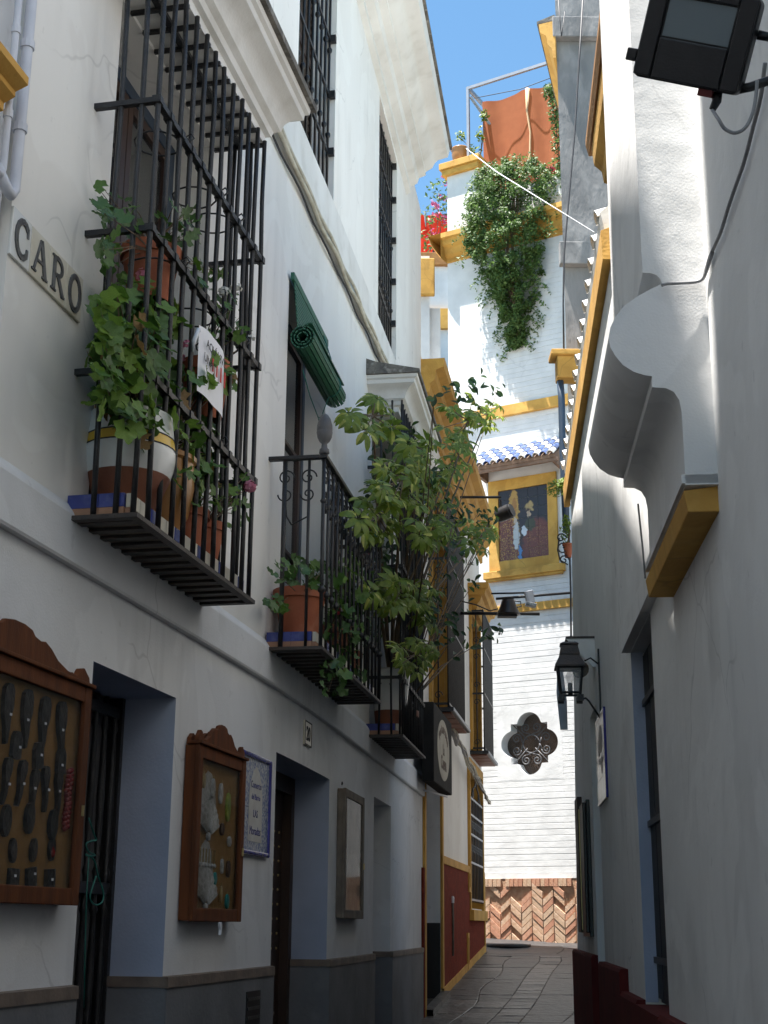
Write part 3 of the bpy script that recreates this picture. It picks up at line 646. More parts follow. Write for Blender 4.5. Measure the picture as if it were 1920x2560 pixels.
for i, ch in enumerate('CARO'):
    y0 = -.30+i*(tw+.003); t = MB().box(0, .012, y0, y0+tw, 0, .185).build('tile', 'tile_white' if i > 0 else 'glaze_white', sn, bevel=.003)
    c = y0+tw/2; m = MB(); g = MB()
    def S_(pts, w): stroke(m, pts, w)
    if ch == 'C': S_(arc(c+.005, .092, .048, .068, 48, 312), .022); S_([(c+.04, .145), (c+.042, .115)], .012); S_([(c+.04, .04), (c+.042, .066)], .012)
    if ch == 'O': S_(arc(c, .092, .046, .068, 0, 360, 20), .021)
    if ch == 'A': S_([(c-.048, .025), (c-.004, .158)], .011); S_([(c+.0, .158), (c+.046, .025)], .023); S_([(c-.03, .075), (c+.025, .075)], .010); S_([(c-.064, .026), (c-.030, .026)], .008); S_([(c+.022, .026), (c+.064, .026)], .008)
    if ch == 'R': S_([(c-.034, .025), (c-.034, .158)], .022); S_(arc(c-.015, .124, .046, .034, 90, -90), .017); S_([(c-.034, .158), (c-.012, .158)], .010); S_([(c-.034, .090), (c-.012, .090)], .010); S_([(c, .09), (c+.046, .026)], .020); S_([(c-.055, .026), (c-.014, .026)], .008); S_([(c-.055, .158), (c-.03, .158)], .008); S_([(c+.034, .026), (c+.062, .026)], .008)
    m.build('letter', 'lead_grey', t)
# ------------------------------------------------------------------ ground floor gate, door, recess
ft = LF(5.815); gt = onwall('barred_gate', 'dark iron gate of turned bars between the two wooden cases', 'gate', ft, .2)
w = ly(6.27, 5.815)
for k in range(9):
    y = lerp(-w+.04, w-.04, k/8); pr = []
    for q in range(3):
        z = q*.78
        pr += [(.012, z+.02), (.018, z+.05), (.011, z+.07), (.016, z+.25), (.018, z+.36), (.016, z+.47), (.011, z+.65), (.018, z+.67), (.012, z+.70)]
    MB().lathe(pr+[(.012, 2.36)], (-.27, y, 0), 10).build('bar', 'iron', gt, smooth=True)
for z in (.06, .76, 1.54, 2.30): MB().box(-.29, -.25, -w, w, z-.025, z+.025).build('rail', 'iron', gt, bevel=.004)
m = MB(); m.box(-.34, -.32, -w, w, 0, 2.37); m.build('backing_panel', 'iron_grey', gt)
for s in (-1, 1): MB().box(-.31, -.24, s*w-.03*(s > 0), s*w+.03*(s < 0), 0, 2.37).build('jamb', 'iron', gt)
gc = thing('green_cord', 'thin green cord hanging in loops from the dark barred gate', 'cord', ft.w(-.2, -.3, 1.1), ft.rz)
def Cw(u, v): return Lw(u, v, -.18)
pts = [Cw(*p) for p in ((222, 2045), (235, 2085), (240, 2100), (228, 2103), (215, 2110), (222, 2130), (238, 2138), (220, 2140), (215, 2136), (235, 2150), (245, 2190), (258, 2230), (255, 2255), (238, 2262), (225, 2245), (232, 2215), (240, 2190))]
MB().tube(smooth(pts, 4), .004, 5).build('strand', 'green_cord', gc, smooth=True, world=True)
MB().tube([Cw(*p) for p in ((222, 2140), (216, 2250), (212, 2400), (210, 2520))], .003, 5).build('strand', 'green_cord', gc, smooth=True, world=True)
fd = LF(8.73); wd = ly(9.50, 8.73)
dr = onwall('shop_door', 'dark carved wooden shop door in the deep doorway numbered 20', 'door', fd, .2)
MB().box(-.34, -.30, -wd, wd, 0, 2.33).build('door_panel', 'wood_dark', dr)
MB().box(-.30, -.24, wd-.09, wd, 0, 2.33).build('door_jamb', 'wood_dark', dr); MB().box(-.30, -.24, -wd, -wd+.09, 0, 2.33).build('door_jamb', 'wood_dark', dr); MB().box(-.30, -.24, -wd+.09, wd-.09, 2.22, 2.33).build('lintel', 'wood_dark', dr)
kb = MB().lathe([(.0, 0), (.014, .003), (.016, .010), (.010, .018), (.001, .02)], n=8).mesh('stud'); kb.materials.append(MATS['brass'])
for q in range(9):
    for k in range(9): inst('stud', kb, dr, (-.30, lerp(-wd+.2, wd-.2, k/8), 1.25+q*.09), (0, math.pi/2, 0), .55)
for (cy, cz, R_) in ((.12, .72, .42), (-.1, .25, .3)):      # carved fan rosette
    for k in range(11):
        an = math.radians(20+k*16); MB().tube([(-.296, cy+.08*math.cos(an), cz+.08*math.sin(an)), (-.29, cy+R_*math.cos(an), cz+R_*math.sin(an))], [.006, .014], 5).build('carved_ray', 'wood_grey', dr, smooth=True)
f4 = LF(11.97); w4 = ly(12.46, 11.97)
rd = onwall('recessed_panel', 'pale closed panel deep in the narrow opening near the house corner', 'shutter', f4, .4)
MB().box(-.33, -.30, -w4, w4, 0, 2.19).build('panel', 'stucco_lower', rd)
for s in (-1, 1): MB().box(-.30, -.285, s*w4-.05*(s > 0), s*w4+.05*(s < 0), 0, 2.19).build('stile', 'wood_grey', rd)
MB().box(-.30, -.287, -w4+.05, w4-.05, 1.2, 1.3).build('stile', 'wood_grey', rd)
# ------------------------------------------------------------------ display cases
def crest(w, h):                                        # outline of the carved top board (y, z)
    half = [(0, 1.0), (.06, 1.0), (.16, .93), (.20, .80), (.28, .74), (.34, .78), (.42, .66), (.52, .42), (.66, .26), (.80, .24), (.84, .46), (.90, .52), (.94, .40), (.98, .30), (1.0, .0)]
    return [(-y*w, z*h) for y, z in reversed(half)]+[(y*w, z*h) for y, z in half[1:]]
def case(name, label, Y0, Y1, z0, z1, d, crested=True, wood='wood', fw=.055, back='cork', hinge=True):
    c = (Y0+Y1)/2; f_ = LF(c); t = onwall(name, label, 'display case', f_, z0); w = ly(Y1, c); H = z1-z0
    m = MB(); m.box(.002, d-.02, -w, -w+.02, 0, H); m.box(.002, d-.02, w-.02, w, 0, H); m.box(.002, d-.02, -w+.02, w-.02, 0, .02); m.box(.002, d-.02, -w+.02, w-.02, H-.02, H)
    m.build('carcass', wood, t, bevel=.004)
    MB().box(.003, d*.55, -w+.021, w-.021, .021, H-.021).build('backboard', back, t)
    m = MB(); m.box(d-.02, d, -w-.003, -w+fw, -.003, H+.003); m.box(d-.02, d, w-fw, w+.003, -.003, H+.003)
    m.box(d-.02, d-.002, -w+fw, w-fw, -.003, fw); m.box(d-.02, d-.002, -w+fw, w-fw, H-fw, H+.003)
    dr_ = m.build('door_frame', wood, t, bevel=.004)
    MB().box(d-.014, d-.010, -w+fw-.004, w-fw+.004, fw-.004, H-fw+.004).build('pane', 'glass_case', dr_)
    if crested:
        MB().prism(crest(w, .13), lambda a, b, x: (x, a, H+.004+b), d-.03, d-.008).build('crest', wood, t, bevel=.004)
        MB().prism(crest(w*.98, .10), lambda a, b, x: (x, a, H+.004+b), .004, .024).build('crest', wood, t)
        MB().box(.02, d+.012, -w-.01, w+.01, H+.003, H+.018).build('moulding_strip', wood, t, bevel=.004)
    MB().box(d, d+.008, w-.028, w-.018, H*.40, H*.45).build('latch', 'brass', t)
    return t, f_, w, H
c1, f1, wc1, H1 = case('display_case', 'large wooden display case of dark combs with carved crest at the left edge', 4.02, 5.20, 1.66, 2.43, .075)
c2, f2, wc2, H2 = case('display_case', 'wooden display case of lace fans with carved crest beside the blue plaque', 6.41, 7.12, 1.61, 2.38, .072)
c3, f3_, wc3, H3 = case('display_case', 'plain weathered display case with brownish reflecting pane right of the shop doorway', 9.80, 10.62, 1.64, 2.50, .062, crested=False, wood='wood_grey', back='wood_grey')
MB().tube(spiral((.03, -wc3+.02, H3+.03), .018, 1.0, (0, 1, 0), (0, 0, 1)), .004, 5).build('hanging_ring', 'iron', c3, smooth=True)
MB().box(.045, .048, -wc3+.05, wc3-.05, .05, H3-.05).build('reflection_sheet', 'wood_grey', c3)  # brownish reflections of the pane painted as a flat sheet
def blade(pts, d=.014):
    return MB().prism(pts, lambda a, b, x: (x, a, b), 0, d)
def comb_mesh(kind, rr):
    if kind == 'tall': pts = [(-.028, 0), (-.034, .05), (-.03, .085), (-.01, .10), (.018, .10), (.032, .08), (.033, .03), (.02, 0), (.018, -.04), (.01, -.085), (-.004, -.09), (-.012, -.04)]
    elif kind == 'short': pts = [(-.03, -.03), (-.03, .03), (-.016, .05), (.010, .052), (.028, .035), (.030, -.03), (.02, -.035), (-.02, -.035)]
    elif kind == 'curved': pts = [(.0, .075), (.022, .07), (.026, .04), (.014, .01), (.012, -.04), (-.002, -.075), (-.014, -.075), (-.008, -.03), (-.016, .01), (-.024, .04), (-.016, .068)]
    elif kind == 'round': pts = [(.030*math.cos(k*.5236), .05*math.sin(k*.5236)) for k in range(12)]
    else: pts = [(-.03, -.03), (-.03, .03), (.03, .03), (.03, -.03)]
    return blade(pts)
rows = [(5, 'tall', .60, 'tall dark carved comb in the top row of the comb case', .0), (4, 'short', .485, 'short dark comb in the second row of the comb case', .03), (7, 'curved', .375, 'narrow curved dark comb in the third row of the comb case', 0), (4, 'round', .265, 'oval dark hair slide in the fourth row of the comb case', 0), (5, 'curved', .175, 'dark hanging earring pair in the fifth row of the comb case', .0), (5, 'square', .085, 'small square dark case in the bottom row of the comb case', 0)]
rc = random.Random(5); ORD = ('first', 'second', 'third', 'fourth', 'fifth', 'sixth', 'seventh')
for n, kind, z, lab, dy in rows:
    if kind == 'curved' and z < .2: kind = 'round'
    mb_ = comb_mesh(kind, rc).build('tmp', 'comb_black', None); me = mb_.data; bpy.data.objects.remove(mb_)
    tg = MB().box(0, .002, -.007, .007, -.004, .004).mesh('price_tag'); tg.materials.append(MATS['paper'])
    for k in range(n):
        y = lerp(-.24, wc1-.13, (k+.5)/n)+dy+.012*rc.uniform(-1, 1)
        o = onwall('hair_comb', lab+', '+ORD[k]+' from the left', 'comb', f1, 1.66+z+rc.uniform(-.012, .012), y, .044, group='pieces pinned in the comb case: '+lab.split(' in ')[1])
        s = 1.05 if kind != 'round' or z > .2 else .8
        inst('comb_body', me, o, (0, 0, 0), (rc.uniform(-.15, .15), 0, 0), s)
        if kind in ('tall', 'curved', 'short', 'square'): inst('price_tag', tg, o, (.0165, rc.uniform(-.008, .012), rc.uniform(-.01, .012)))
bd = onwall('bead_necklace', 'red bead necklace hanging at the right inside the comb case', 'necklace', f1, 1.66+.37, wc1-.10, .052)
bm_ = MB().lathe([(.001, -.011), (.007, -.008), (.011, 0), (.007, .008), (.001, .011)], n=10).build('tmp', 'bead_red', None, smooth=True); bme = bm_.data; bpy.data.objects.remove(bm_)
for k in range(13):
    inst('bead', bme, bd, (0, .012+.004*math.sin(k), .095-k*.0165)); inst('bead', bme, bd, (0, -.012+.004*math.sin(k+1), .088-k*.0165))
for (yy, zz, mn, lab) in ((-.34, .34, 'bead_red', 'red drop pendant at the left of the comb case, upper one'), (-.335, .275, 'bead_red', 'red drop pendant at the left of the comb case, lower one'), (wc1-.2, .18, 'bead_red', 'red drop earring at the right of the comb case'), (-.36, .24, 'yellow_green', 'yellow green ornament at the left edge of the comb case')):
    o = onwall('pendant', lab, 'pendant', f1, 1.66+zz, yy, .05)
    MB().lathe([(.001, -.03), (.012, -.02), (.014, -.005), (.006, .012), (.002, .03)], n=10).build('drop', mn, o, smooth=True); MB().tube([(0, 0, .03), (0, 0, .045)], .003, 5).build('hook', 'brass', o)
def fan(o, R_, a0, a1, mn, ribs=14):
    m = MB(); pts = []
    for k in range(ribs*2+1):
        an = math.radians(lerp(a0, a1, k/(ribs*2))); d = .004 if k % 2 else .012
        pts.append(((d, .03*math.cos(an), .03*math.sin(an)), (d, R_*.8*math.cos(an), R_*.8*math.sin(an)), (d*.8, R_*(1 if k % 2 else .96)*math.cos(an), R_*(1 if k % 2 else .96)*math.sin(an))))
    for p, q in zip(pts, pts[1:]): m.quad(p[0], q[0], q[1], p[1]); m.quad(p[1], q[1], q[2], p[2])
    m.build('pleats', mn, o, fix=False)
    MB().lathe([(.02, 0), (.018, .012), (.004, .016)], n=10).build('pivot', mn, o).rotation_euler = (0, math.pi/2, 0)
for (yy, zz, R_, lab) in ((-.12, .375, .17, 'white lace fan in the upper half of the fan case'), (-.12, .06, .18, 'white lace fan at the bottom of the fan case')):
    o = onwall('lace_fan', lab, 'fan', f2, 1.61+zz, yy, .042); fan(o, R_, 20, 160, 'lace_white')
    m = MB().prism([(-.13, .12), (-.12, .20), (-.07, .27), (-.02, .30), (.04, .29), (.09, .23), (.12, .14)], lambda a, b, x: (x, a, b), -.006, -.002); m.build('lace_panel', 'lace_white', o)
items = [(-.30, .62, 'lace_white', 'slim pale ornament at the top left of the fan case', .016, .05), (-.22, .62, 'brass', 'gilt earring at the top of the fan case', .018, .035), (-.08, .60, 'lace_white', 'oval pale hair slide at the top of the fan case', .022, .045), (.04, .585, 'lace_white', 'pale comb at the top right of the fan case', .022, .05), (.16, .53, 'yellow_green', 'yellow green folded scarf in the fan case', .03, .07), (.08, .42, 'comb_brown', 'round brown brooch in the middle of the fan case', .024, .03), (.2, .37, 'lace_white', 'small round pale brooch at the right of the fan case', .022, .025), (.10, .25, 'lace_white', 'pale drop earring in the middle of the fan case', .014, .035), (.2, .24, 'comb_brown', 'brown oval brooch low at the right of the fan case', .022, .04), (.0, .19, 'teal', 'teal oval pendant between the two lace fans', .02, .03), (.2, .09, 'teal', 'teal teardrop pendant at the bottom right of the fan case', .022, .035), (.1, .12, 'brass', 'gilt drop earring low in the fan case', .012, .04)]
for yy, zz, mn, lab, a, b in items:
    o = onwall('ornament', lab, 'ornament', f2, 1.61+zz, yy, .049)
    MB().prism([(a*math.cos(k*.5236), b*math.sin(k*.5236)) for k in range(12)], lambda p, q, x: (x, p, q), -.008, .006).build('plate', mn, o, bevel=.004); MB().tube([(0, 0, b), (0, 0, b+.012)], .003, 5).build('pin', 'brass', o)
for k in range(7):
    o = onwall('hair_pin', ORD[k].capitalize()+' silver hair pin from the left under the upper lace fan', 'hair pin', f2, 1.61+.27, -.25+k*.042, .043, group='hair pins in a row in the fan case')
    MB().tube([(0, 0, .05), (0, 0, -.02)], .003, 5).build('shaft', 'brass', o); MB().lathe([(.001, -.035), (.009, -.028), (.009, -.02), (.003, -.012)], n=8).build('head', 'lace_white', o, smooth=True)
o = onwall('paper_twist', 'white paper twist hanging under the fan case', 'paper', f2, 1.60, -.05, .09)
MB().prism([(-.012, 0), (.012, .004), (.022, -.02), (.014, -.05), (.006, -.052), (.008, -.03)], lambda a, b, x: (x, a, b), 0, .012).build('twist', 'paper', o)
# ------------------------------------------------------------------ blue ceramic plaque, number, vent
fp_ = LF(7.52); pq = onwall('ceramic_plaque', 'blue bordered ceramic shop plaque half hidden behind the fan case', 'plaque', fp_, 1.94)
wp = ly(7.80, 7.52); Hp = .52
MB().box(.002, .010, -wp+.02, wp-.02, .02, Hp*.46).build('tile', 'plaque_pattern', pq); MB().box(.002, .010, -wp+.02, wp-.02, Hp*.465, Hp-.02).build('tile', 'plaque_pattern', pq)
for y0, y1, z0, z1 in ((-wp, -wp+.025, 0, Hp), (wp-.025, wp, 0, Hp), (-wp+.025, wp-.025, 0, .025), (-wp+.025, wp-.025, Hp-.025, Hp)):
    MB().box(0, .022, y0, y1, z0, z1).build('border', 'plaque_blue', pq, bevel=.008)
MB().prism([(-.13, .07), (.13, .07), (.13, .30), (.11, .37), (.06, .43), (0, .46), (-.06, .43), (-.11, .37), (-.13, .30)], lambda a, b, x: (x, a, b), .0102, .0122).build('cartouche', 'plaque_cream', pq)
for s, z, sz in (('Comercio', .345, .05), ('del Barrio', .285, .042), ('LAS', .195, .055), ('Moradas', .105, .062)): text(s, sz, 'lettering', 'plaque_blue', pq, facing(.0125, .0, z), .0008)
fn = LF(8.715); nq = onwall('house_number', 'small cream tile with the number 20 above the shop doorway', 'number plate', fn, 2.655)
MB().box(0, .012, -.10, .10, 0, .15).build('tile', 'tile_white', nq, bevel=.003)
m = MB()
for q in ((-.1, -.09, 0, .15), (.09, .1, 0, .15), (-.09, .09, 0, .008), (-.09, .09, .142, .15)): m.box(.0122, .014, *q)
m.build('border', 'ink', nq); text('20', .12, 'digits', 'ink', nq, facing(.0125, 0, .034), .0012, .003)
vt = onwall('wall_vent', 'small dark slotted vent in the grey plinth left of the doorway', 'vent', LF(7.55), 1.07)
MB().box(.018, .026, -.13, .13, 0, .20).build('plate', 'black', vt)
for k in range(4): MB().box(.026, .031, -.12, .12, .02+k*.045, .035+k*.045).build('slat', 'iron', vt)
# ------------------------------------------------------------------ rolled green blind
fb = LF(8.525); bl = onwall('roller_blind', 'green slatted wooden blind rolled up over the blue framed window', 'blind', fb, 4.75)
y0, y1 = ly(8.0, 8.525)-.05, ly(8.98, 8.525)
MB().box(.01, .035, y0-.03, y1+.0, .685, .735).build('head_board', 'green_slat', bl, bevel=.004)
rx, rz_ = .088, .31                                      # centre of the roll
sm = MB().box(-.0035, .0035, y0, y1, -.0105, .0105); so_ = sm.build('tmp', 'green_slat', None); sme = so_.data; bpy.data.objects.remove(so_)
for k in range(11):
    t = k/10; x = lerp(.03, .055, t); z = lerp(.665, .39, t); inst('slat', sme, bl, (x, rc.uniform(-.004, .004), z), (0, -.09, 0))
for turn in range(3):
    R_ = .072-.02*turn; n = int(2*math.pi*R_/.026)
    for k in range(n):
        an = 2*math.pi*k/n+.3; inst('slat', sme, bl, (rx+R_*math.cos(an), rc.uniform(-.006, .006), rz_+R_*math.sin(an)), (0, -an, 0))
for k in range(5):                                       # loose lip of the last turn
    an = math.radians(150-k*17); inst('slat', sme, bl, (.135+.035*math.cos(an), 0, .365+.03*math.sin(an)), (0, -an, 0))
m = MB(); yl = .25
m.tube([(.045, yl, .68), (.10, yl, .50)]+[(rx+.08*math.cos(math.radians(a)), yl, rz_+.08*math.sin(math.radians(a))) for a in range(70, -110, -20)]+[(.06, yl-.05, .10), (.10, yl-.06, -.2)], .0035, 5); m.build('cord', 'green_cord', bl, smooth=True)
pk = Lw(800, 1050, .10)
m = MB(); q = [Lw(u, v, .10) for u, v in ((757, 925), (775, 990), (796, 1045), (806, 1042), (815, 1046), (812, 1056), (800, 1054), (796, 1047), (805, 1090), (820, 1145))]; m.tube(q, .0035, 5); m.build('cord', 'green_cord', bl, smooth=True, world=True)
ck = thing('cord_knot', 'knotted bundle of green cord tied to the acorn balcony handrail', 'cord', fr2.w(.31, .55, 4.17), fr2.rz)
rk = random.Random(2); m = MB()
for k in range(9):
    p = Vector((.02, rk.uniform(-.06, .06), rk.uniform(-.06, .02))); pts = []
    for q in range(9): pts.append(p+Vector((rk.uniform(.0, .03), .05*math.sin(q*1.3+k), .05*math.cos(q*1.1+k)-.02)))
    m.tube(pts, .0035, 4)
m.build('strands', 'green_cord', ck, smooth=True)
cb = onwall('carved_board', 'narrow dark carved board with rounded top against the wall behind the acorn balcony', 'board', LF(9.38), 3.9)
MB().prism([(-.06, 0), (-.06, .52), (-.05, .60), (-.025, .66), (0, .68), (.025, .66), (.05, .60), (.06, .52), (.06, 0)], lambda a, b, x: (x, a, b), .03, .055).build('panel', 'wood_dark', cb, bevel=.004)
for k in range(12): MB().tube(spiral((.056, .015*(-1)**k, .06+k*.046), .03, 1.2, (0, 1, 0), (0, 0, 1), 10), .006, 4).build('carving', 'wood_grey', cb, smooth=True)
# ------------------------------------------------------------------ ochre trimmed house further along the left side
SE = ((2.06-(YB.o-FF.o).dot(FF.n))/YB.t.dot(FF.n)); HY = 7.75
yh = onwall('ochre_trim_house', 'white house with ochre trim and red dado at the end of the left side', 'house', YB, 0)
def Yp(s, z=0, off=0): return Vector((off, s, z))
YP = lambda u, v, off=0: YB.pix(u, v, off)
s_a = YP(1060, 2300)[0]; s_b = YP(1101, 2300)[0]
DW = (s_a, s_b, .5, 3.35)
wa, wb = YP(1171, 2100)[0], YP(1202, 2100)[0]; zwa, zwb = YP(1186, 2272)[1], YP(1186, 1935)[1]
WN = (wa, wb, zwa, zwb)
ba0, ba1 = YP(1121, 1767, .22)[0], YP(1161, 1824, .22)[0]; bz = (YP(1121, 1767, .22)[1]+YP(1161, 1824, .22)[1])/2
bb0, bb1 = YP(1211, 1870, .2)[0], YP(1234, 1915, .2)[0]; bbz = (YP(1211, 1870, .2)[1]+YP(1234, 1915, .2)[1])/2
bb1 = min(bb1, SE-.25)
FA = (ba0+.15, ba1-.15, bz+.02, bz+2.2); FB = (bb0+.1, bb1-.1, bbz+.02, bbz+2.0)
m = wall_grid(Yp, 0, SE, .3, HY, [DW, WN, FA, FB], 0, .6)
m.quad((0, SE, .3), (0, SE, HY), (-5, SE+1.97, HY), (-5, SE+1.97, .3))
m.build('wall', 'stucco_upper', yh, fix=False)
MB().quad((0, 0, HY), (0, SE, HY), (-5, SE+1.97, HY), (-5, 0, HY)).build('roof', 'roof_terrace', yh, fix=False)
MB().quad((-.002, 0, .3), (-.002, 0, HY), (-5, 0, HY), (-5, 0, .3)).build('party_wall', 'stucco_upper', yh, fix=False)
for h, d, mn in ((DW, .75, 'stucco_lower'), (WN, .18, 'ochre'), (FA, .2, 'ochre'), (FB, .2, 'ochre')):
    o = reveal(Yp, h, d, mn, yh); o.matrix_parent_inverse = Matrix()
# dado and ochre strips
zd = 2.36
def gq(m, s0, s1, off, z0f, z1f, n=10):
    for k in range(n):
        a, b = lerp(s0, s1, k/n), lerp(s0, s1, (k+1)/n)
        A = [(0, a, z0f(a)), (off, a, z0f(a)), (off, a, z1f(a)), (0, a, z1f(a))]; B = [(0, b, z0f(b)), (off, b, z0f(b)), (off, b, z1f(b)), (0, b, z1f(b))]
        m.loft([A, B])
    return m
def gs(s): return gz((YB.o+YB.t*s).y)
for a, b in ((s_b+.12, wa-.10), (wb+.10, SE-.1)): gq(MB(), a, b, .02, lambda s: gs(s)-.05, lambda s: zd-.09).build('dado', 'red_dado', yh)
gq(MB(), wa-.10, wb+.10, .02, lambda s: gs(s)-.05, lambda s: zwa-.16, 4).build('dado', 'red_dado', yh)
for a, b in ((s_b+.0, wa-.10), (wb+.10, SE)): MB().box(0, .032, a, b, zd-.09, zd).build('dado_band', 'ochre', yh, bevel=.004)
gq(MB(), s_b+.02, SE, .036, lambda s: gs(s)-.05, lambda s: gs(s)+.10).build('base_band', 'ochre', yh)
MB().box(0, .034, SE-.1, SE+.001, gs(SE)+.1, zd-.09).build('edge_strip', 'ochre', yh)
for y0, y1, z0, z1 in ((s_b+.0, s_b+.12, gs(s_b)+.1, 3.35), (s_a-.11, s_a, .5, 3.35), (s_a-.11, s_b+.12, 3.35, 3.46)): MB().box(0, .03, y0, y1, z0, z1).build('door_trim', 'ochre', yh, bevel=.004)
MB().box(.0, .026, 0.02, s_a-.11, .4, zd-.2).build('dado', 'red_dado', yh)
MB().box(-.74, -.002, s_b-.015, s_b-.002, .5, 1.62).build('jamb_panel', 'black', yh)
MB().box(-.75, -.72, s_a, s_b, .5, 3.35).build('door_leaf', 'wood_dark', yh)
gq(MB(), s_a-.05, s_b+.1, .10, lambda s: gs(s)-.05, lambda s: gs(s)+.07, 2).build('door_step', 'stone_paver_light', yh)
mbx = onwall('letter_box', 'black letter box with pale slot on the jamb of the dark doorway', 'letter box', YB, 1.78, s_b-.10, -.32)
MB().box(-.13, .13, -.05, .08, 0, .34).build('case', 'black_plastic', mbx, bevel=.01); MB().box(-.09, .09, -.054, -.05, .24, .29).build('slot', 'tile_white', mbx); MB().prism([(-.14, .34), (.14, .34), (0, .40)], lambda a, b, y: (a, y, b), -.06, .08).build('lid', 'black_plastic', mbx)
# pipe stub and small ochre vents on the dado
pp = onwall('wall_conduit', 'short pale conduit fixed on the red dado beside the doorway', 'conduit', YB, 1.25, lerp(s_b, wa, .30), .03)
MB().tube([(0, 0, 0), (.004, .005, .35), (0, 0, .62)], .014, 7).build('tube', 'wood_grey', pp, smooth=True); MB().lathe([(.02, .6), (.022, .66), (.012, .68)], n=8).build('cap', 'cable_white', pp)
for (yy, z0, z1, lab) in ((lerp(s_b, wa, .86), 1.05, 1.5, 'tall ochre framed slot low on the red dado'), (wa-.22, 2.02, 2.32, 'small ochre framed slot at the top of the red dado')):
    o = onwall('wall_slot', lab, 'vent', YB, z0, yy, .02)
    m = MB(); h_ = z1-z0
    for q in ((-.09, -.05, 0, h_), (.05, .09, 0, h_), (-.05, .05, 0, .06), (-.05, .05, h_-.06, h_)): m.box(0, .02, *q)
    m.build('frame', 'ochre', o); MB().box(-.002, .004, -.05, .05, .06, h_-.06).build('grate', 'iron', o)
# lower window: frame, sill, wrought iron grille
for y0, y1, z0, z1 in ((wa-.1, wa, zwa-.02, zwb+.12), (wb, wb+.1, zwa-.02, zwb+.12), (wa, wb, zwb, zwb+.12)): MB().box(0, .04, y0, y1, z0, z1).build('window_trim', 'ochre', yh, bevel=.004)
MB().box(0, .08, wa-.12, wb+.12, zwa-.16, zwa-.02).build('window_sill', 'ochre', yh, bevel=.005)
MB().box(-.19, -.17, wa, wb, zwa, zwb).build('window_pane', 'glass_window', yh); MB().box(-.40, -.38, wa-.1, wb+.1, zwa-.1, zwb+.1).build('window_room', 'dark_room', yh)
wg = onwall('window_grille', 'wrought iron scroll grille of the low ochre framed window', 'window grille', YB, zwa, (wa+wb)/2, .02)
ww = (wb-wa)/2-.03; hh = zwb-zwa
for k in range(9): MB().tube([(0, lerp(-ww, ww, k/8), .08), (0, lerp(-ww, ww, k/8), hh*.80)], .010, 6).build('bar', 'iron_grey', wg, smooth=True)
for q in (.06, .32, .52, .66, .78): MB().box(-.012, .012, -ww-.02, ww+.02, q*hh-.014, q*hh+.014).build('rail', 'metal_grey', wg)
for k in range(8):
    yc = lerp(-ww, ww, (k+.5)/8)
    for q in (.42, .59): MB().tube(spiral((.0, yc, q*hh), .07, 1.3, (0, 1, 0), (0, 0, 1), 12), .007, 5).build('scroll', 'iron_grey', wg, smooth=True)
for s in (-1, 1): MB().tube([(0, s*ww*.7, hh*.78), (0, s*ww*.5, hh*.86), (0, s*ww*.12, hh*.90), (0, 0, hh*.97)], .012, 6).build('crest_scroll', 'iron_grey', wg, smooth=True); MB().tube(spiral((0, s*ww*.45, hh*.83), .09, 1.3, (0, s, 0), (0, 0, 1), 14), .008, 5).build('crest_scroll', 'iron_grey', wg, smooth=True)
# caged balconies A and B
for (y0, y1, z0, top, off, h, lab, n) in ((ba0, ba1, bz, 2.35, .22, FA, 'black caged balcony with close bars above the hanging tavern sign', 20), (bb0, bb1, bbz, 2.05, .20, FB, 'black caged balcony of the ochre house nearest the white brick wall', 18)):
    o = onwall('balcony_cage', lab, 'balcony', YB, z0, (y0+y1)/2); w = (y1-y0)/2
    MB().box(-.02, off+.06, -w-.06, w+.06, -.045, 0).build('slab', 'iron', o); MB().box(off+.06, off+.068, -w-.06, w+.06, -.04, -.004).build('slab_edge', 'metal_grey', o)
    for k in range(4): MB().box(0, off+.03, lerp(-w, w, k/4)+.02, lerp(-w, w, (k+1)/4)-.02, -.06, -.046).build('soffit_tile', 'terracotta_dark', o)
    for k in range(n): MB().tube([(off, lerp(-w, w, k/(n-1)), 0), (off, lerp(-w, w, k/(n-1)), top)], .011, 5).build('bar', 'iron', o, smooth=True)
    for s in (-1, 1): MB().tube([(off*.5, s*w, 0), (off*.5, s*w, top)], .010, 5).build('bar', 'iron', o, smooth=True)
    for q in (.02, .40, .72, .99):
        m = MB().box(off-.014, off+.014, -w, w, q*top-.012, q*top+.012); m.box(0, off-.014, -w-.01, -w+.014, q*top-.012, q*top+.012); m.box(0, off-.014, w-.014, w+.01, q*top-.012, q*top+.012); m.build('rail', 'iron', o)
    for q in (.06, .34, .46, .66, .78):
        MB().tube(spiral((off*.5, -w, q*top), .05, 1.3, (1, 0, 0), (0, 0, 1), 12), .006, 5).build('scroll', 'iron', o, smooth=True)
    a, b, c, d = h; p = (y0+y1)/2
    for q in ((a-.12, a, c, d+.12), (b, b+.12, c, d+.12), (a, b, d, d+.12)): MB().box(0, .04, *q).build('opening_trim', 'ochre', yh, bevel=.004)
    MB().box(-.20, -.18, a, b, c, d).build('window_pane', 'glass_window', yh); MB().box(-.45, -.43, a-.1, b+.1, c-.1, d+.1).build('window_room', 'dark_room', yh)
    MB().box(-.18, -.14, (a+b)/2-.04, (a+b)/2+.04, c, d).build('window_frame', 'brown_frame', yh)
PR = [(.10, 0), (.12, .03), (.12, .08), (.17, .12), (.19, .18), (.24, .20), (.26, .26), (.30, .28), (.30, .36)]
hood('hood_moulding', YB, bb0-.15, SE-.02, bbz+2.06, PR, yh, 'ochre')
hood('hood_moulding', YB, ba0-.25, ba1+.25, bz+2.36, [(d*.8, z*.8) for d, z in PR], yh, 'ochre')
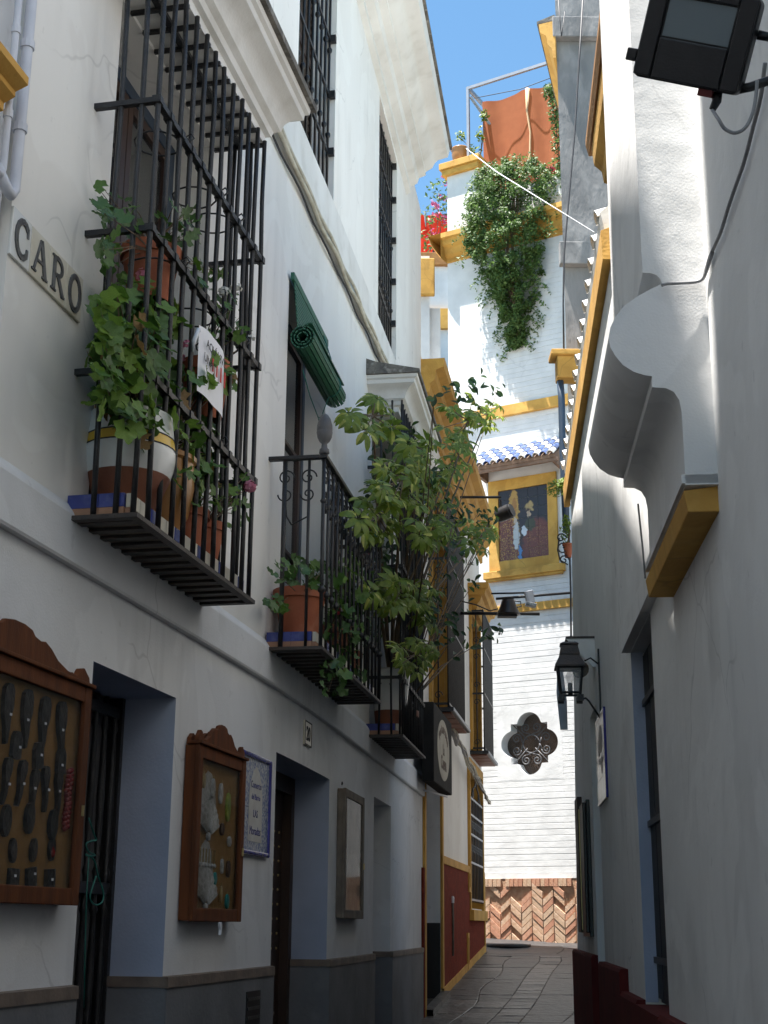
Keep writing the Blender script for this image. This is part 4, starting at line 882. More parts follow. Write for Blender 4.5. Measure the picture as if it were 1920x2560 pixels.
strip(Yp, 0.02, SE+.22, [(0, HY-.55), (.04, HY-.54), (.04, HY-.44), (.09, HY-.40), (.10, HY-.30), (.16, HY-.25), (.17, HY-.14), (.26, HY-.10), (.27, HY), (0, HY)], 4).build('cornice', 'ochre', yh)
# parapet posts with ochre caps
for (u, v, lab_) in ((1100, 905, 0), (1128, 870, 0), (1188, 1165, 0)):
    s, z = YP(u, v, -.15); s = min(s, SE-.4)
    MB().box(-.38, -.02, s-.2, s+.2, HY, HY+.75).build('parapet_post', 'stucco_far', yh); MB().box(-.43, .03, s-.25, s+.25, HY+.75, HY+.90).build('post_cap', 'ochre', yh, bevel=.01)
MB().box(-.30, -.08, .1, SE-.3, HY, HY+.30).build('parapet', 'stucco_far', yh)
# hanging tavern sign
sa, sz0 = YP(1085, 1960, .22); sb, _ = YP(1130, 1960, .22); _, sz1 = YP(1107, 1775, .22)
sg = onwall('tavern_sign', 'black box sign with cream oval reading Restaurante La Cueva', 'sign', YB, sz0+.03, (sa+sb)/2, 0)
ws = (sb-sa)/2; hs = (sz1-sz0)-.06
MB().box(.10, .22, -ws, ws, 0, hs).build('box', 'sign_black', sg, bevel=.01)
ov = [(ws*.66*math.cos(k*math.pi/16), hs*.5+hs*.40*math.sin(k*math.pi/16)) for k in range(32)]
MB().prism(ov, lambda a, b, x: (x, a, b), .2202, .2235).build('oval_panel', 'sign_cream', sg)
word = 'Restaurante'
for i, ch in enumerate(word):
    an = math.radians(lerp(150, 30, i/(len(word)-1))); yy = ws*.46*math.cos(an); zz = hs*.5+hs*.20*math.sin(an)+.02
    text(ch, .13, 'letter', 'sign_brown', sg, facing(.224, yy, zz) @ Matrix.Rotation(an-math.pi/2, 4, 'Z'), .001, .006)
text('La', .15, 'letter', 'sign_brown', sg, facing(.224, 0, hs*.44), .001, .004); text('Cueva', .19, 'letter', 'sign_brown', sg, facing(.224, 0, hs*.25), .001, .006)
for s in (-1, 1): MB().box(-.02, .03, s*ws*.7-.02, s*ws*.7+.02, hs-.05, hs+.02).build('bracket', 'iron', sg)
MB().tube([(.05, -ws*.3, -.04), (.2, ws*.6, -.04)], .012, 8).build('lamp_tube', 'cable_white', sg, smooth=True)
# bundle of wires above the low window
rw = random.Random(9)
wbn = onwall('wire_bundle', 'tangle of pale wires along the wall right of the tavern sign', 'wires', YB, 3.55, ba1+.1, .05)
for k in range(9):
    pts = []
    for q in range(12):
        t = q/11; pts.append((.05+rw.uniform(0, .05), lerp(-.6, SE-.2-(ba1+.1), t), lerp(.28, -.18, t)+.10*math.sin(t*math.pi)*rw.uniform(-.6, .9)+rw.uniform(-.02, .02)))
    MB().tube(pts, .011, 5).build('wire', 'cable_cream' if k % 3 else 'grey_cable', wbn, smooth=True)
m = MB().tube([(.05, -.4, .24), (.06, -.2, .24), (.06, .0, .20), (.05, .1, .16)], [.02, .035, .035, .02], 8).build('wire_wrap', 'grey_cable', wbn, smooth=True)
# ------------------------------------------------------------------ lamp arms sticking out over the street
def arm(t, u0, v0, u1, v1, Y, r=.018):
    MB().tube([at(u0, v0, Y), at(u1, v1, Y)], r, 8).build('arm', 'iron', t, smooth=True, world=True)
c = at(1262, 1283, 17.4); t = thing('spotlight', 'black drum spotlight hanging in front of the tile panel', 'lamp', c)
m = MB().lathe([(.02, -.12), (.085, -.11), (.095, -.05), (.10, .08), (.075, .10), (.001, .10)], n=18); o = m.build('housing', 'black_plastic', t, smooth='auto'); o.rotation_euler = (math.radians(75), 0, math.radians(60))
MB().tube([(-.05, 0, .18), (-.05, 0, .02)], .012, 6).build('stem', 'iron', t); arm(t, 1150, 1243, 1252, 1243, 17.4)
gl = MB().lathe([(.001, 0), (.088, 0), (.088, .01), (.001, .01)], n=18).build('lens', 'black_plastic', t); gl.rotation_euler = (math.radians(75), 0, math.radians(60)); gl.location = Vector((0, 0, 0))+Matrix.Rotation(math.radians(60), 3, 'Z') @ Matrix.Rotation(math.radians(75), 3, 'X') @ Vector((0, 0, .101))
c = at(1271, 1526, 16.55); t = thing('bell_lamp', 'black bell shaped floodlight standing on a thick black arm below the ochre band', 'lamp', c); arm(t, 1145, 1533, 1349, 1535, 16.6, .02)
MB().lathe([(.13, -.06), (.145, -.05), (.10, .05), (.075, .13), (.06, .15), (.001, .155)], n=16).build('bell', 'black_plastic', t, smooth='auto'); MB().box(-.13, .10, -.06, .06, -.085, -.065).build('lens_frame', 'black', t)
MB().tube([(.07, 0, .12), (.15, 0, .11), (.155, 0, .05), (.1, 0, .04)], .009, 6).build('loop', 'iron', t, smooth=True)
t = thing('lamp_cable', 'thin black cable curving from the balcony to the bell lamp', 'cable', at(1150, 1502, 16.6)); MB().tube([at(1150, 1502, 16.6), at(1190, 1512, 16.6), at(1225, 1527, 16.6), at(1245, 1522, 16.6)], .008, 6).build('strand', 'cable_dark', t, smooth=True, world=True)
c = at(1324, 1498, 15.45); t = thing('floodlight', 'small grey floodlight clamped on the thin rod across the street', 'lamp', c); arm(t, 1240, 1497, 1428, 1482, 15.5, .015); arm(t, 1228, 1484, 1312, 1482, 15.5, .011)
MB().obox((0, 0, .02), (.045, 0, .01), (0, .05, 0), (-.012, 0, .07)).build('housing', 'metal_grey', t, bevel=.006); MB().obox((.01, -.02, -.07), (.06, 0, -.012), (0, .04, 0), (.006, 0, .02)).build('reflector', 'metal_grey', t, bevel=.005); MB().obox((.01, -.062, -.07), (.05, 0, -.01), (0, .002, 0), (.005, 0, .015)).build('lens', 'glass_lamp', t)
# ------------------------------------------------------------------ white brick house closing the view
fh = onwall('white_brick_house', 'white painted brick house with ochre bands and brick dado closing the street', 'house', FF, 1.2)
def FZ(z): return z-1.2
rq = .525; cy, cz = .885, 4.525
QH = (cy-.56, cy+.56, cz-.56, cz+.56); PH = (.40, 1.35, 7.71, 9.0)
def Fp(s, z, off): return Vector((off, s, FZ(z)))
m = wall_grid(Fp, -.60, 4.6, 1.2, 14.0, [QH], 0, .8)
quat = []
for k in range(96):
    an = 2*math.pi*k/96; dx, dz = math.cos(an), math.sin(an); best = 0
    for (ox, oz, rr) in ((.30, 0, .22), (-.30, 0, .22), (0, .30, .22), (0, -.30, .22)):
        bq = dx*ox+dz*oz; disc = bq*bq-(ox*ox+oz*oz-rr*rr)
        if disc >= 0: best = max(best, bq+math.sqrt(disc))
    sqr = .335/max(abs(dx), abs(dz)); best = max(best, sqr); quat.append((cy+dx*best, cz+dz*best))
m2 = MB()
for k in range(96):
    j = (k+1) % 96
    def outer(k):
        an = 2*math.pi*k/96; dx, dz = math.cos(an), math.sin(an); r = .60/max(abs(dx), abs(dz)); return cy+dx*r, cz+dz*r
    a, b = outer(k), outer(j); m2.quad(Fp(*quat[k], .0075), Fp(*a, .0075), Fp(*b, .0075), Fp(*quat[j], .0075))
    m2.quad(Fp(*quat[k], .0075), Fp(*quat[j], .0075), Fp(*quat[j], -.24), Fp(*quat[k], -.24))
m.quad(Fp(-.60, 1.2, 0), Fp(-.60, 14, 0), Fp(-.60, 14, -6), Fp(-.60, 1.2, -6)); m.quad(Fp(-.6, 14, 0), Fp(4.6, 14, 0), Fp(4.6, 14, -6), Fp(-.6, 14, -6))
m.build('wall', 'stucco_far', fh, fix=False); m2.build('quatrefoil_surround', 'stucco_far', fh, fix=False)
qw = onwall('quatrefoil_window', 'quatrefoil window with wrought iron scrolls in the white brick wall', 'window', FF, cz, cy, -.08)
MB().box(-.17, -.155, -.56, .56, -.56, .56).build('pane', 'glass_case', qw); MB().box(-.30, -.28, -.6, .6, -.6, .6).build('room', 'soffit_wood', qw)
for k in range(4):
    an = k*math.pi/2
    for s in (-1, 1):
        c = Vector((0, .27*math.cos(an)-s*.10*math.sin(an), .27*math.sin(an)+s*.10*math.cos(an))); ax = Vector((0, math.cos(an), math.sin(an))); ay = Vector((0, -math.sin(an)*s, math.cos(an)*s))
        m = MB().tube(spiral(c, .085, 1.6, -ax, ay, 26), .010, 6)
        m.tube([c-ax*.085, c-ax*.10-ay*.06, Vector((0, .15*math.cos(an), .15*math.sin(an)))], .010, 6); m.build('scroll', 'iron_grey', qw, smooth=True)
    d = an+math.pi/4; MB().tube([(0, .10*math.cos(d), .10*math.sin(d)), (0, .46*math.cos(d), .46*math.sin(d))], .009, 6).build('strut', 'iron_grey', qw, smooth=True)
pts = [(0, .15*math.cos(k*math.pi/10), .15*math.sin(k*math.pi/10)) for k in range(21)]; MB().tube(pts, .010, 6).build('ring', 'iron_grey', qw, smooth=True)
# brick courses
def courses(s0, s1, z0, z1, pitch, hole=None):
    n = int(round((z1-z0)/pitch)); p = (z1-z0)/n; rb = random.Random(int(z0*10))
    for k in range(n):
        a, b = z0+k*p+.0042+rb.uniform(-.001, .001), z0+(k+1)*p-.0042+rb.uniform(-.001, .001); rng = [(s0, s1)]
        if hole and abs((a+b)/2-cz) < .55:
            hw = .58; rng = [(s0, cy-hw), (cy+hw, s1)]
        for c, d in rng:
            if d-c > .05: o = MB().box(0, .007+rb.uniform(-.0012, .0012), c, d, FZ(a), FZ(b)).build('brick_course', 'stucco_far', fh, bevel=.003)
courses(-.58, 2.4, 2.42, 6.76, .0985, QH); courses(-.58, 2.4, 6.92, 7.38, .092); courses(-.58, 2.4, 9.72, 10.38, .094); courses(.10, 2.4, 10.60, 13.6, .100)
MB().box(0, .014, -.6, 2.4, FZ(2.335), FZ(2.42)).build('render_strip', 'stucco_far', fh)
# brick dado
MB().box(0, .006, -.6, 2.6, FZ(1.2), FZ(2.33)).build('dado_bed', 'lime_mortar', fh)
rb = random.Random(4); BM = {}
for up in (True, False):
    for i, mn in enumerate(('brick_a', 'brick_b', 'brick_c', 'brick_d')):
        hw, ht, sg_ = .0915, .052, .85 if up else -.85; q = [(-hw, -hw*sg_-ht), (hw, hw*sg_-ht), (hw, hw*sg_+ht), (-hw, -hw*sg_+ht)]
        rin = [(y_*.95, z_*.95) for y_, z_ in q]; m = MB().loft([[(0, *p_) for p_ in q], [(.036, *p_) for p_ in q], [(.044, *p_) for p_ in rin]]); m.quad(*[(.044, *p_) for p_ in rin])
        o = m.build('tmp', mn, None); BM[(up, i)] = o.data; bpy.data.objects.remove(o)
SM = []
for i, mn in enumerate(('brick_a', 'brick_b', 'brick_c', 'brick_d')):
    o = MB().box(0, .055, -.034, .034, -.06, .06).build('tmp', mn, None); SM.append(o.data); bpy.data.objects.remove(o)
s = -.56
while s < 2.4:
    if rb.random() > .08: inst('brick', SM[rb.choice((0, 0, 1, 2, 3))], fh, (rb.uniform(-.012, .004), s, FZ(2.272)), (rb.uniform(-.03, .03), 0, 0))
    s += .078
for col in range(-3, 13):
    sc_ = .19*col+.03; up = col % 2 == 0
    for k in range(10):
        z = 1.24+k*.113
        if z > 2.15: continue
        if z > 1.9 and rb.random() < .30: continue
        if rb.random() < .04: continue
        inst('brick', BM[(up, rb.choice((0, 1, 1, 2, 3, 1, 0)))], fh, (rb.uniform(-.012, .006), sc_+rb.uniform(-.003, .003), FZ(z)+rb.uniform(-.004, .004)), (rb.uniform(-.02, .02), 0, 0))
# bands, frame, sill, cornice
MB().box(0, .06, -.6, 2.4, FZ(6.77), FZ(6.91)).build('ochre_band', 'ochre', fh, bevel=.006); MB().box(0, .08, -.62, 2.4, FZ(10.39), FZ(10.59)).build('ochre_band', 'ochre', fh, bevel=.006)
fo = .05
for q in ((.21, .40, 7.53, 9.20), (1.35, 1.52, 7.53, 9.20), (.40, 1.35, 9.0, 9.20), (.40, 1.35, 7.53, 7.71)): MB().box(0, fo, q[0], q[1], FZ(q[2]), FZ(q[3])).build('panel_frame', 'ochre', fh)
MB().box(0, .12, .12, 1.64, FZ(7.40), FZ(7.53)).build('panel_sill', 'ochre', fh, bevel=.01); MB().box(0, .09, .16, 1.60, FZ(7.36), FZ(7.40)).build('panel_sill', 'ochre', fh)
strip(Fp, -.60, 4.0, [(0, 13.72), (.03, 13.74), (.03, 13.80), (.10, 13.86), (.13, 13.98), (.20, 14.02), (.22, 14.12), (.28, 14.14), (.28, 14.24), (0, 14.24)], 2).build('cornice', 'ochre', fh)
m = MB().loft([[Vector((x, -.60-o, FZ(z))) for o, z in ((0, 13.72), (.10, 13.86), (.20, 14.02), (.28, 14.24), (0, 14.24))] for x in (.28, -3)]); m.build('cornice_return', 'ochre', fh)
# tile panel: painted ceramic, drawn by its material on tile pieces
def painting():
    m = bpy.data.materials.new('tile_painting'); m.use_nodes = True; n = m.node_tree; p = n.nodes['Principled BSDF']; p.inputs['Roughness'].default_value = .4
    N = n.nodes.new; K = n.links.new; tc = N('ShaderNodeTexCoord'); sp = N('ShaderNodeSeparateXYZ'); dn = N('ShaderNodeTexNoise'); dn.inputs['Scale'].default_value = 14; K(tc.outputs['Object'], dn.inputs['Vector']); dv = N('ShaderNodeVectorMath'); dv.operation = 'MULTIPLY_ADD'; K(dn.outputs['Color'], dv.inputs[0]); dv.inputs[1].default_value = (.12, .12, .12); K(tc.outputs['Object'], dv.inputs[2]); dw = N('ShaderNodeVectorMath'); dw.operation = 'SUBTRACT'; K(dv.outputs[0], dw.inputs[0]); dw.inputs[1].default_value = (.06, .06, .06); K(dw.outputs[0], sp.inputs[0])
    no = N('ShaderNodeTexNoise'); no.inputs['Scale'].default_value = 30; no.inputs['Detail'].default_value = 5; K(tc.outputs['Object'], no.inputs['Vector'])
    n2 = N('ShaderNodeTexVoronoi'); n2.inputs['Scale'].default_value = 46; K(tc.outputs['Object'], n2.inputs['Vector'])
    def math_(op, a, b=None):
        q = N('ShaderNodeMath'); q.operation = op
        for i, v in enumerate((a, b)):
            if v is None: continue
            if isinstance(v, (int, float)): q.inputs[i].default_value = v
            else: K(v, q.inputs[i])
        return q.outputs[0]
    col = None
    def layer(color, fac):
        nonlocal col
        mx = N('ShaderNodeMix'); mx.data_type = 'RGBA'
        if col is None: mx.inputs['A'].default_value = (.022, .014, .018, 1)
        else: K(col, mx.inputs['A'])
        mx.inputs['B'].default_value = (*color, 1); K(fac, mx.inputs['Factor']); col = mx.outputs['Result']
    def ell(cy, cz, ry, rz, soft=.25, speck=None):
        a = math_('POWER', math_('ABSOLUTE', math_('DIVIDE', math_('SUBTRACT', sp.outputs['Y'], cy), ry)), 2.0); b = math_('POWER', math_('ABSOLUTE', math_('DIVIDE', math_('SUBTRACT', sp.outputs['Z'], cz), rz)), 2.0)
        d = math_('ADD', math_('ADD', a, b), math_('MULTIPLY', math_('SUBTRACT', no.outputs['Fac'], .5), .5))
        mr = N('ShaderNodeMapRange'); mr.inputs['From Min'].default_value = 1; mr.inputs['From Max'].default_value = 1-soft; K(d, mr.inputs['Value']); f = mr.outputs[0]
        if speck:
            g = N('ShaderNodeMapRange'); g.inputs['From Min'].default_value = speck; g.inputs['From Max'].default_value = speck-.12; K(n2.outputs['Distance'], g.inputs['Value']); f = math_('MULTIPLY', f, g.outputs[0])
        return f
    layer((.13, .03, .02), ell(.14, .28, .28, .62)); layer((.42, .25, .06), ell(.16, .34, .20, .52, .4, .42))
    layer((.13, .03, .02), ell(.74, .22, .32, .52)); layer((.28, .14, .045), ell(.74, .28, .24, .38, .4, .38)); layer((.05, .045, .02), ell(.60, .60, .10, .12))
    layer((.40, .23, .05), ell(.30, .98, .10, .30)); layer((.30, .14, .03), ell(.30, .96, .045, .20))
    layer((.40, .24, .06), ell(.34, .40, .07, .55, .4, .5)); layer((.42, .43, .44), ell(.33, .42, .065, .26)); layer((.44, .35, .28), ell(.32, .72, .032, .055)); layer((.08, .20, .42), ell(.40, .10, .035, .16))
    layer((.36, .25, .10), ell(.60, .93, .09, .10, .5)); layer((.40, .29, .20), ell(.585, .80, .04, .075)); layer((.05, .02, .015), ell(.575, .88, .05, .03)); layer((.52, .55, .60), ell(.49, .50, .05, .10))
    K(col, p.inputs['Base Color']); MATS['tile_painting'] = m
painting()
tp = onwall('tile_panel', 'dark glazed tile picture of two gilded haloed figures in ochre frame', 'tile picture', FF, 7.71, .40, 0)
nx, nz = 5, 7; tw_, th_ = .95/nx, 1.29/nz
for i in range(nx):
    for j in range(nz): MB().box(.002, .022, i*tw_+.002, (i+1)*tw_-.002, j*th_+.002, (j+1)*th_-.002).build('tile', 'tile_painting', tp)
MB().box(.0, .012, 0, .95, 0, 1.29).build('grout', 'tile_white', tp)
# little tiled roof over the picture
rf = onwall('tiled_canopy', 'small canopy roof of blue and white tiles above the tile picture', 'canopy', FF, 9.36, .10, 0)
LW = 1.62; XO = .48; RI = .38; sl2 = math.atan2(RI, XO)
MB().prism([(0, RI), (XO+.02, 0), (XO+.02, -.06), (XO-.10, -.06), (0, .10)], lambda a, b, y: (a, y, b), 0, LW).build('roof_deck', 'soffit_wood', rf)
MB().box(XO-.06, XO+.0, -.03, LW+.03, -.12, -.055).build('beam', 'soffit_wood', rf, bevel=.006)
for y in (.04, LW-.1): MB().prism([(0, .1), (XO-.08, -.06), (XO-.08, -.12), (0, -.16)], lambda a, b, yy: (a, yy, b), y, y+.06).build('bracket', 'soffit_wood', rf)
def half_tile(r, ln, taper=.85, n=8, th=.012):
    m = MB(); rings = []
    for x, rr in ((0, r*taper), (ln, r)):
        o_ = [(x, rr*math.cos(math.pi*k/n), rr*math.sin(math.pi*k/n)) for k in range(n+1)]; i_ = [(x, (rr-th)*math.cos(math.pi*k/n), (rr-th)*math.sin(math.pi*k/n)) for k in reversed(range(n+1))]; rings.append(o_+i_)
    m.loft(rings); m.quad(*rings[0]); m.quad(*rings[1]); return m
TM = []
for mn in ('skin_blue_tile', 'roof_white', 'moulding'):
    o = half_tile(.066, .24).build('tmp', mn, None, smooth='auto'); TM.append(o.data); bpy.data.objects.remove(o)
ntile = 12
for k in range(ntile):
    y = LW*(k+.5)/ntile
    for r_ in range(4):
        d = .20+r_*.20; x = XO+.05-d*math.cos(sl2); z = d*math.sin(sl2)-.01
        inst('roof_tile', TM[(k+r_) % 2], rf, (x, y, z+.012), (0, sl2-.05, 0))
# pillar, parapet, terrace things on the roof
MB().box(-.62, -.003, -.60, .03, FZ(14.24), FZ(15.58)).build('roof_pillar', 'stucco_far', fh); MB().box(-.70, .08, -.68, .11, FZ(15.58), FZ(15.70)).build('pillar_cap', 'ochre', fh, bevel=.01); MB().box(-.74, .12, -.72, .15, FZ(15.70), FZ(15.84)).build('pillar_cap', 'ochre', fh, bevel=.01)
MB().box(-.25, -.003, .03, 4, FZ(14.24), FZ(14.95)).build('roof_parapet', 'stucco_far', fh)
pg = onwall('pergola_frame', 'grey metal pergola frame on the roof terrace', 'pergola', FF, 15.84, -.20, -.15)
MB().box(-.026, .026, -.026, .026, 0, 1.64).build('post', 'metal_grey', pg); MB().box(-.026, .026, -.026, 2.3, 1.64, 1.70).build('beam', 'metal_grey', pg); MB().tube([(-.05, .03, 1.5), (-1.0, .55, .4)], .03, 6).build('brace', 'metal_grey', pg); MB().box(-2.2, -.035, -.03, .03, 1.645, 1.715).build('beam', 'metal_grey', pg)
MB().tube([(-.2, .05, 1.55), (-.3, 1, 1.50), (-.3, 2, 1.56)], .008, 5).build('wire', 'cable_dark', pg, smooth=True)
def cloth(name, label, fr, z, y0, y1, h, x, mn, folds=5, amp=.06, top=None, seed=1):
    o = onwall(name, label, 'curtain', fr, z, y0, x); rr = random.Random(seed); nx_, nz_ = 44, 14; ph = [rr.uniform(0, 6) for _ in range(3)]; P = []
    for j in range(nz_+1):
        row = []
        for i in range(nx_+1):
            t = i/nx_; q = j/nz_; dz = .05*abs(math.sin(t*math.pi*folds))*(q**3)*-1 if top else 0
            row.append((amp*(math.sin(t*folds*6.28+ph[0])*(.5+.5*q)+.5*math.sin(t*folds*11+ph[1]+q*2)), t*(y1-y0), q*h+dz))
        P.append(row)
    m = MB()
    for j in range(nz_):
        for i in range(nx_): m.quad(P[j][i], P[j][i+1], P[j+1][i+1], P[j+1][i])
    m.build('sheet', mn, o, smooth=True, fix=False); return o
cu = cloth('curtain', 'orange canvas curtain hanging from the roof terrace pergola', FF, 15.0, -.10, 1.85, 2.42, -.62, 'fabric_orange', 2.3, .03, True)
MB().tube([(.05, 1.0, 2.38), (.06, .98, 1.9), (.06, 1.04, 1.4), (.06, 1.02, .9), (.07, .94, .55), (.07, .9, .35)], [.05, .022, .02, .022, .045, .06], 7).build('tie_strip', 'fabric_tan', cu, smooth=True)
cloth('curtain', 'narrow orange canvas strip behind the pergola post', FF, 15.9, -.16, .10, 1.1, -1.0, 'fabric_orange', 1.2, .04, False, 3)
ur = onwall('garden_urn', 'ochre garden urn standing on the roof pillar', 'urn', FF, 15.84, -.46, -.3)
MB().lathe([(.09, 0), (.10, .02), (.07, .05), (.08, .10), (.15, .22), (.17, .33), (.165, .40), (.19, .44), (.18, .46), (.14, .46)], n=20).build('vessel', 'glaze_ochre', ur, smooth=True)
# ------------------------------------------------------------------ the white house on the right
rh = thing('right_house', 'white stuccoed house with curved corbel bay and maroon plinth along the right side', 'house', Rp(7.2), 0)
DR = (6.14, 7.12, .3, 2.95); DN = (9.72, 10.42, .5, 3.08)
TR1, TR2 = 6.25, 5.62; YM = 7.25
def Rend(z): return 13.15-.33*(z-1.4)
m = wall_grid(Rp, -26, YM, -.5, TR1, [DR], 0, .9); m.quad(Rp(-26, TR1), Rp(3.9, TR1), Rp(3.9, 8.2), Rp(-26, 8.2)); m.quad(Rp(3.9, TR1), Rp(3.9, 8.2), Rp(3.9, 8.2)+Vector((5, 0, 0)), Rp(3.9, TR1)+Vector((5, 0, 0))); m.build('wall', 'stucco_right', rh, world=True, fix=False)  # raised wall near the camera is added out of view to block sky light
def Rl(Y, z, off):
    e = Rend(z); t = (Y-YM)/(13.15-YM); return Rp(lerp(YM, e, t), z, off)
m = wall_grid(Rp, YM, 11.4, 0, TR2, [DN], 0, .5); m.build('wall', 'stucco_right', rh, world=True, fix=False)
m = MB(); zs = [0, 1.4, 3, 4.5, TR2]
for a, b in zip(zs, zs[1:]):
    m.quad(Rp(11.4, a), Rp(Rend(a), a), Rp(Rend(b), b), Rp(11.4, b)); m.quad(Rp(Rend(a), a), Rp(Rend(a), a)+Vector((4, .5, 0)), Rp(Rend(b), b)+Vector((4, .5, 0)), Rp(Rend(b), b))
m.build('wall', 'stucco_right', rh, world=True, fix=False)
bk2 = Vector((5, 0, 0))
MB().quad(Rp(3.9, TR1), Rp(YM, TR1), Rp(YM, TR1)+bk2, Rp(3.9, TR1)+bk2).quad(Rp(-26, 8.2), Rp(3.9, 8.2), Rp(3.9, 8.2)+bk2, Rp(-26, 8.2)+bk2).build('roof', 'roof_terrace', rh, world=True, fix=False)
MB().quad(Rp(YM, TR2), Rp(Rend(TR2), TR2), Rp(Rend(TR2), TR2)+bk2, Rp(YM, TR2)+bk2).build('roof', 'roof_terrace', rh, world=True, fix=False)
MB().quad(Rp(YM, TR2), Rp(YM, TR1), Rp(YM, TR1)+bk2, Rp(YM, TR2)+bk2).build('gable', 'stucco_right', rh, world=True, fix=False)
reveal(Rp, DR, .22, 'stucco_right', rh); reveal(Rp, DN, .25, 'stucco_right', rh)
# stepped maroon plinth
for y0, y1, z in ((-26, 6.14, 1.25), (7.12, 8.02, 1.26), (8.02, 9.72, 1.375), (10.42, 13.1, 1.40)):
    strip(Rp, y0, y1, [(0, -.3), (.05, -.3), (.05, z-.02), (.04, z), (0, z)], 3).build('plinth', 'maroon', rh, world=True)
strip(Rp, 6.14, 7.12, [(-.22, -.3), (.05, -.3), (.05, 1.24), (-.22, 1.24)], 2).build('door_step', 'maroon', rh, world=True)
# dark door with its hinges
rd_ = onwall('street_door', 'dark door set back in the narrow opening of the right wall', 'door', RF(6.63), 1.25)
w = (DR[1]-DR[0])/2*RN
MB().box(-.12, -.075, -w, w, 0, 1.72).build('door_leaf', 'black', rd_)
for z in (.18, .82, 1.42): MB().box(-.058, -.045, -w+.01, w*.5, z, z+.03).build('hinge', 'iron', rd_)
for k in range(4): MB().box(-.075, -.06, lerp(-w, w, k/4)+.01, lerp(-w, w, (k+1)/4)-.01, .02, 1.68).build('plank', 'black', rd_)
MB().box(-.06, -.001, -w, -w+.012, 0, 1.72).build('far_jamb', 'stucco_blue', rd_)
nd = onwall('inner_door', 'grey closed door in the shaded recess below the wall lantern', 'door', RF(10.07), .6); w = .35
MB().box(-.25, -.22, -w, w, 0, 2.5).build('door_leaf', 'stucco_right', nd); MB().box(-.22, -.205, -w+.06, w-.06, .4, 1.3).build('panel', 'wood_grey', nd); MB().box(-.22, -.205, -w+.06, w-.06, 1.45, 2.35).build('panel', 'wood_grey', nd)
# bay with its curved corbel: one profile swept along the wall
def roff(u, v):
    q = at(u, v, 4.12); return (RK*4.12+.7-q.x)*RN, q.z
c7 = lambda x, y: (1300+x*.4339, 600+y*.4339)
prof = []
def add(*pts):
    for x, y in pts: prof.append(roff(*c7(x, y)))
add((957, 1405), (945, 1150), (935, 985), (920, 915), (890, 868), (845, 845), (766, 838), (765, 775), (720, 766), (660, 745), (600, 705), (555, 650), (528, 600), (517, 545), (528, 485), (556, 425), (605, 365), (680, 312), (760, 270), (822, 243), (812, 215), (790, 192), (755, 178), (712, 176), (705, 60))
zt = TR1-.05; o_up = prof[-1][0]; prof.append((o_up, zt)); 
poly = [(-.02, prof[0][1])]+prof+[(-.02, zt)]
def Rprof(a, b, Y): return Rp(Y, b, a)
m = MB(); rings = [[Rp(y, z, o) for o, z in poly] for y in (4.12, 4.47, 4.83, 5.18)]
m.loft(rings); bm_face = rings[0]
m.quad(*rings[0]); m.quad(*rings[-1])
bay = m.build('corbel_bay', 'stucco_right', rh, smooth='auto', world=True)
MB().prism([(-.01, 2.83), (.095, 2.83), (.105, 2.90), (-.01, 2.915)], Rprof, 4.14, 5.32).build('ledge', 'ochre', rh, world=True, bevel=.004)
MB().prism([(-.01, 2.917), (.112, 2.917), (.112, 2.945), (-.01, 2.945)], Rprof, 4.12, 5.26).build('ledge_soffit', 'stucco_right', rh, world=True)
MB().prism([(-.01, 2.955), (.045, 2.955), (.045, 3.07), (-.01, 3.07)], Rprof, 5.3, 7.15).build('lintel_ledge', 'stucco_right', rh, world=True)
# upper cornice of the near part and eaves of the low part
def Rc(Y, z, off): return Rp(Y, z, off)
strip(Rc, 5.2, 6.95, [(0, 5.55), (.05, 5.57), (.06, 5.64), (.10, 5.68), (.11, 5.78), (0, 5.80)], 2).build('cornice', 'ochre', rh, world=True)
strip(Rc, 5.2, 7.05, [(0, 5.803), (.12, 5.80), (.135, 5.86), (.135, 5.90), (0, 5.95)], 2).build('cornice', 'ochre_dark', rh, world=True)
strip(Rc, 7.22, 12.15, [(0, 5.24), (.05, 5.24), (.055, 5.42), (0, 5.44)], 3).build('eaves_band', 'ochre', rh, world=True)
strip(Rc, 7.26, 12.0, [(0, 5.44), (.03, 5.45), (.05, 5.56), (0, 5.60)], 3).build('eaves_moulding', 'roof_white', rh, world=True)
o = half_tile(.062, .38, .85, 8, .012).build('tmp', 'roof_white', None, smooth='auto'); rtm = o.data; bpy.data.objects.remove(o)
for k in range(16):
    Y = 7.42+k*.31; p = Rp(Y, 5.60+.0, 0); q = inst('eaves_tile', rtm, rh, (0, 0, 0))
    q.matrix_local = WM[rh.name].inverted() @ Matrix.Translation(Rp(Y, 5.70, -.305)) @ Matrix.Rotation(math.atan2(RK, -1), 4, 'Z') @ Matrix.Rotation(.30, 4, 'Y')
# ------------------------------------------------------------------ things on the right wall
# ceramic plaque
rp_ = onwall('ceramic_plaque', 'white ceramic tile plaque with grey picture on the right wall under the lantern', 'plaque', RF(9.30), 2.40)
w = .36
for i in range(3):
    for j in range(4): MB().box(0, .014, lerp(-w, w, i/3)+.002, lerp(-w, w, (i+1)/3)-.002, j*.13+.002, (j+1)*.13-.002).build('tile', 'glaze_white', rp_)
for q in ((-w-.025, -w, -.025, .545), (w, w+.025, -.025, .545), (-w, w, -.025, 0), (-w, w, .52, .545)): MB().box(0, .016, *q).build('border', 'plaque_blue' if q[0] == w else 'glaze_white', rp_, bevel=.003)
for (y, z, a, b) in ((.05, .38, .16, .09), (-.1, .33, .07, .05), (.05, .24, .20, .02), (.1, .19, .05, .04)): MB().prism([(y+a*math.cos(k*.5236), z+b*math.sin(k*.5236)) for k in range(12)], lambda p, q, x: (x, p, q), .0142, .016).build('drawing', 'lead_grey', rp_)
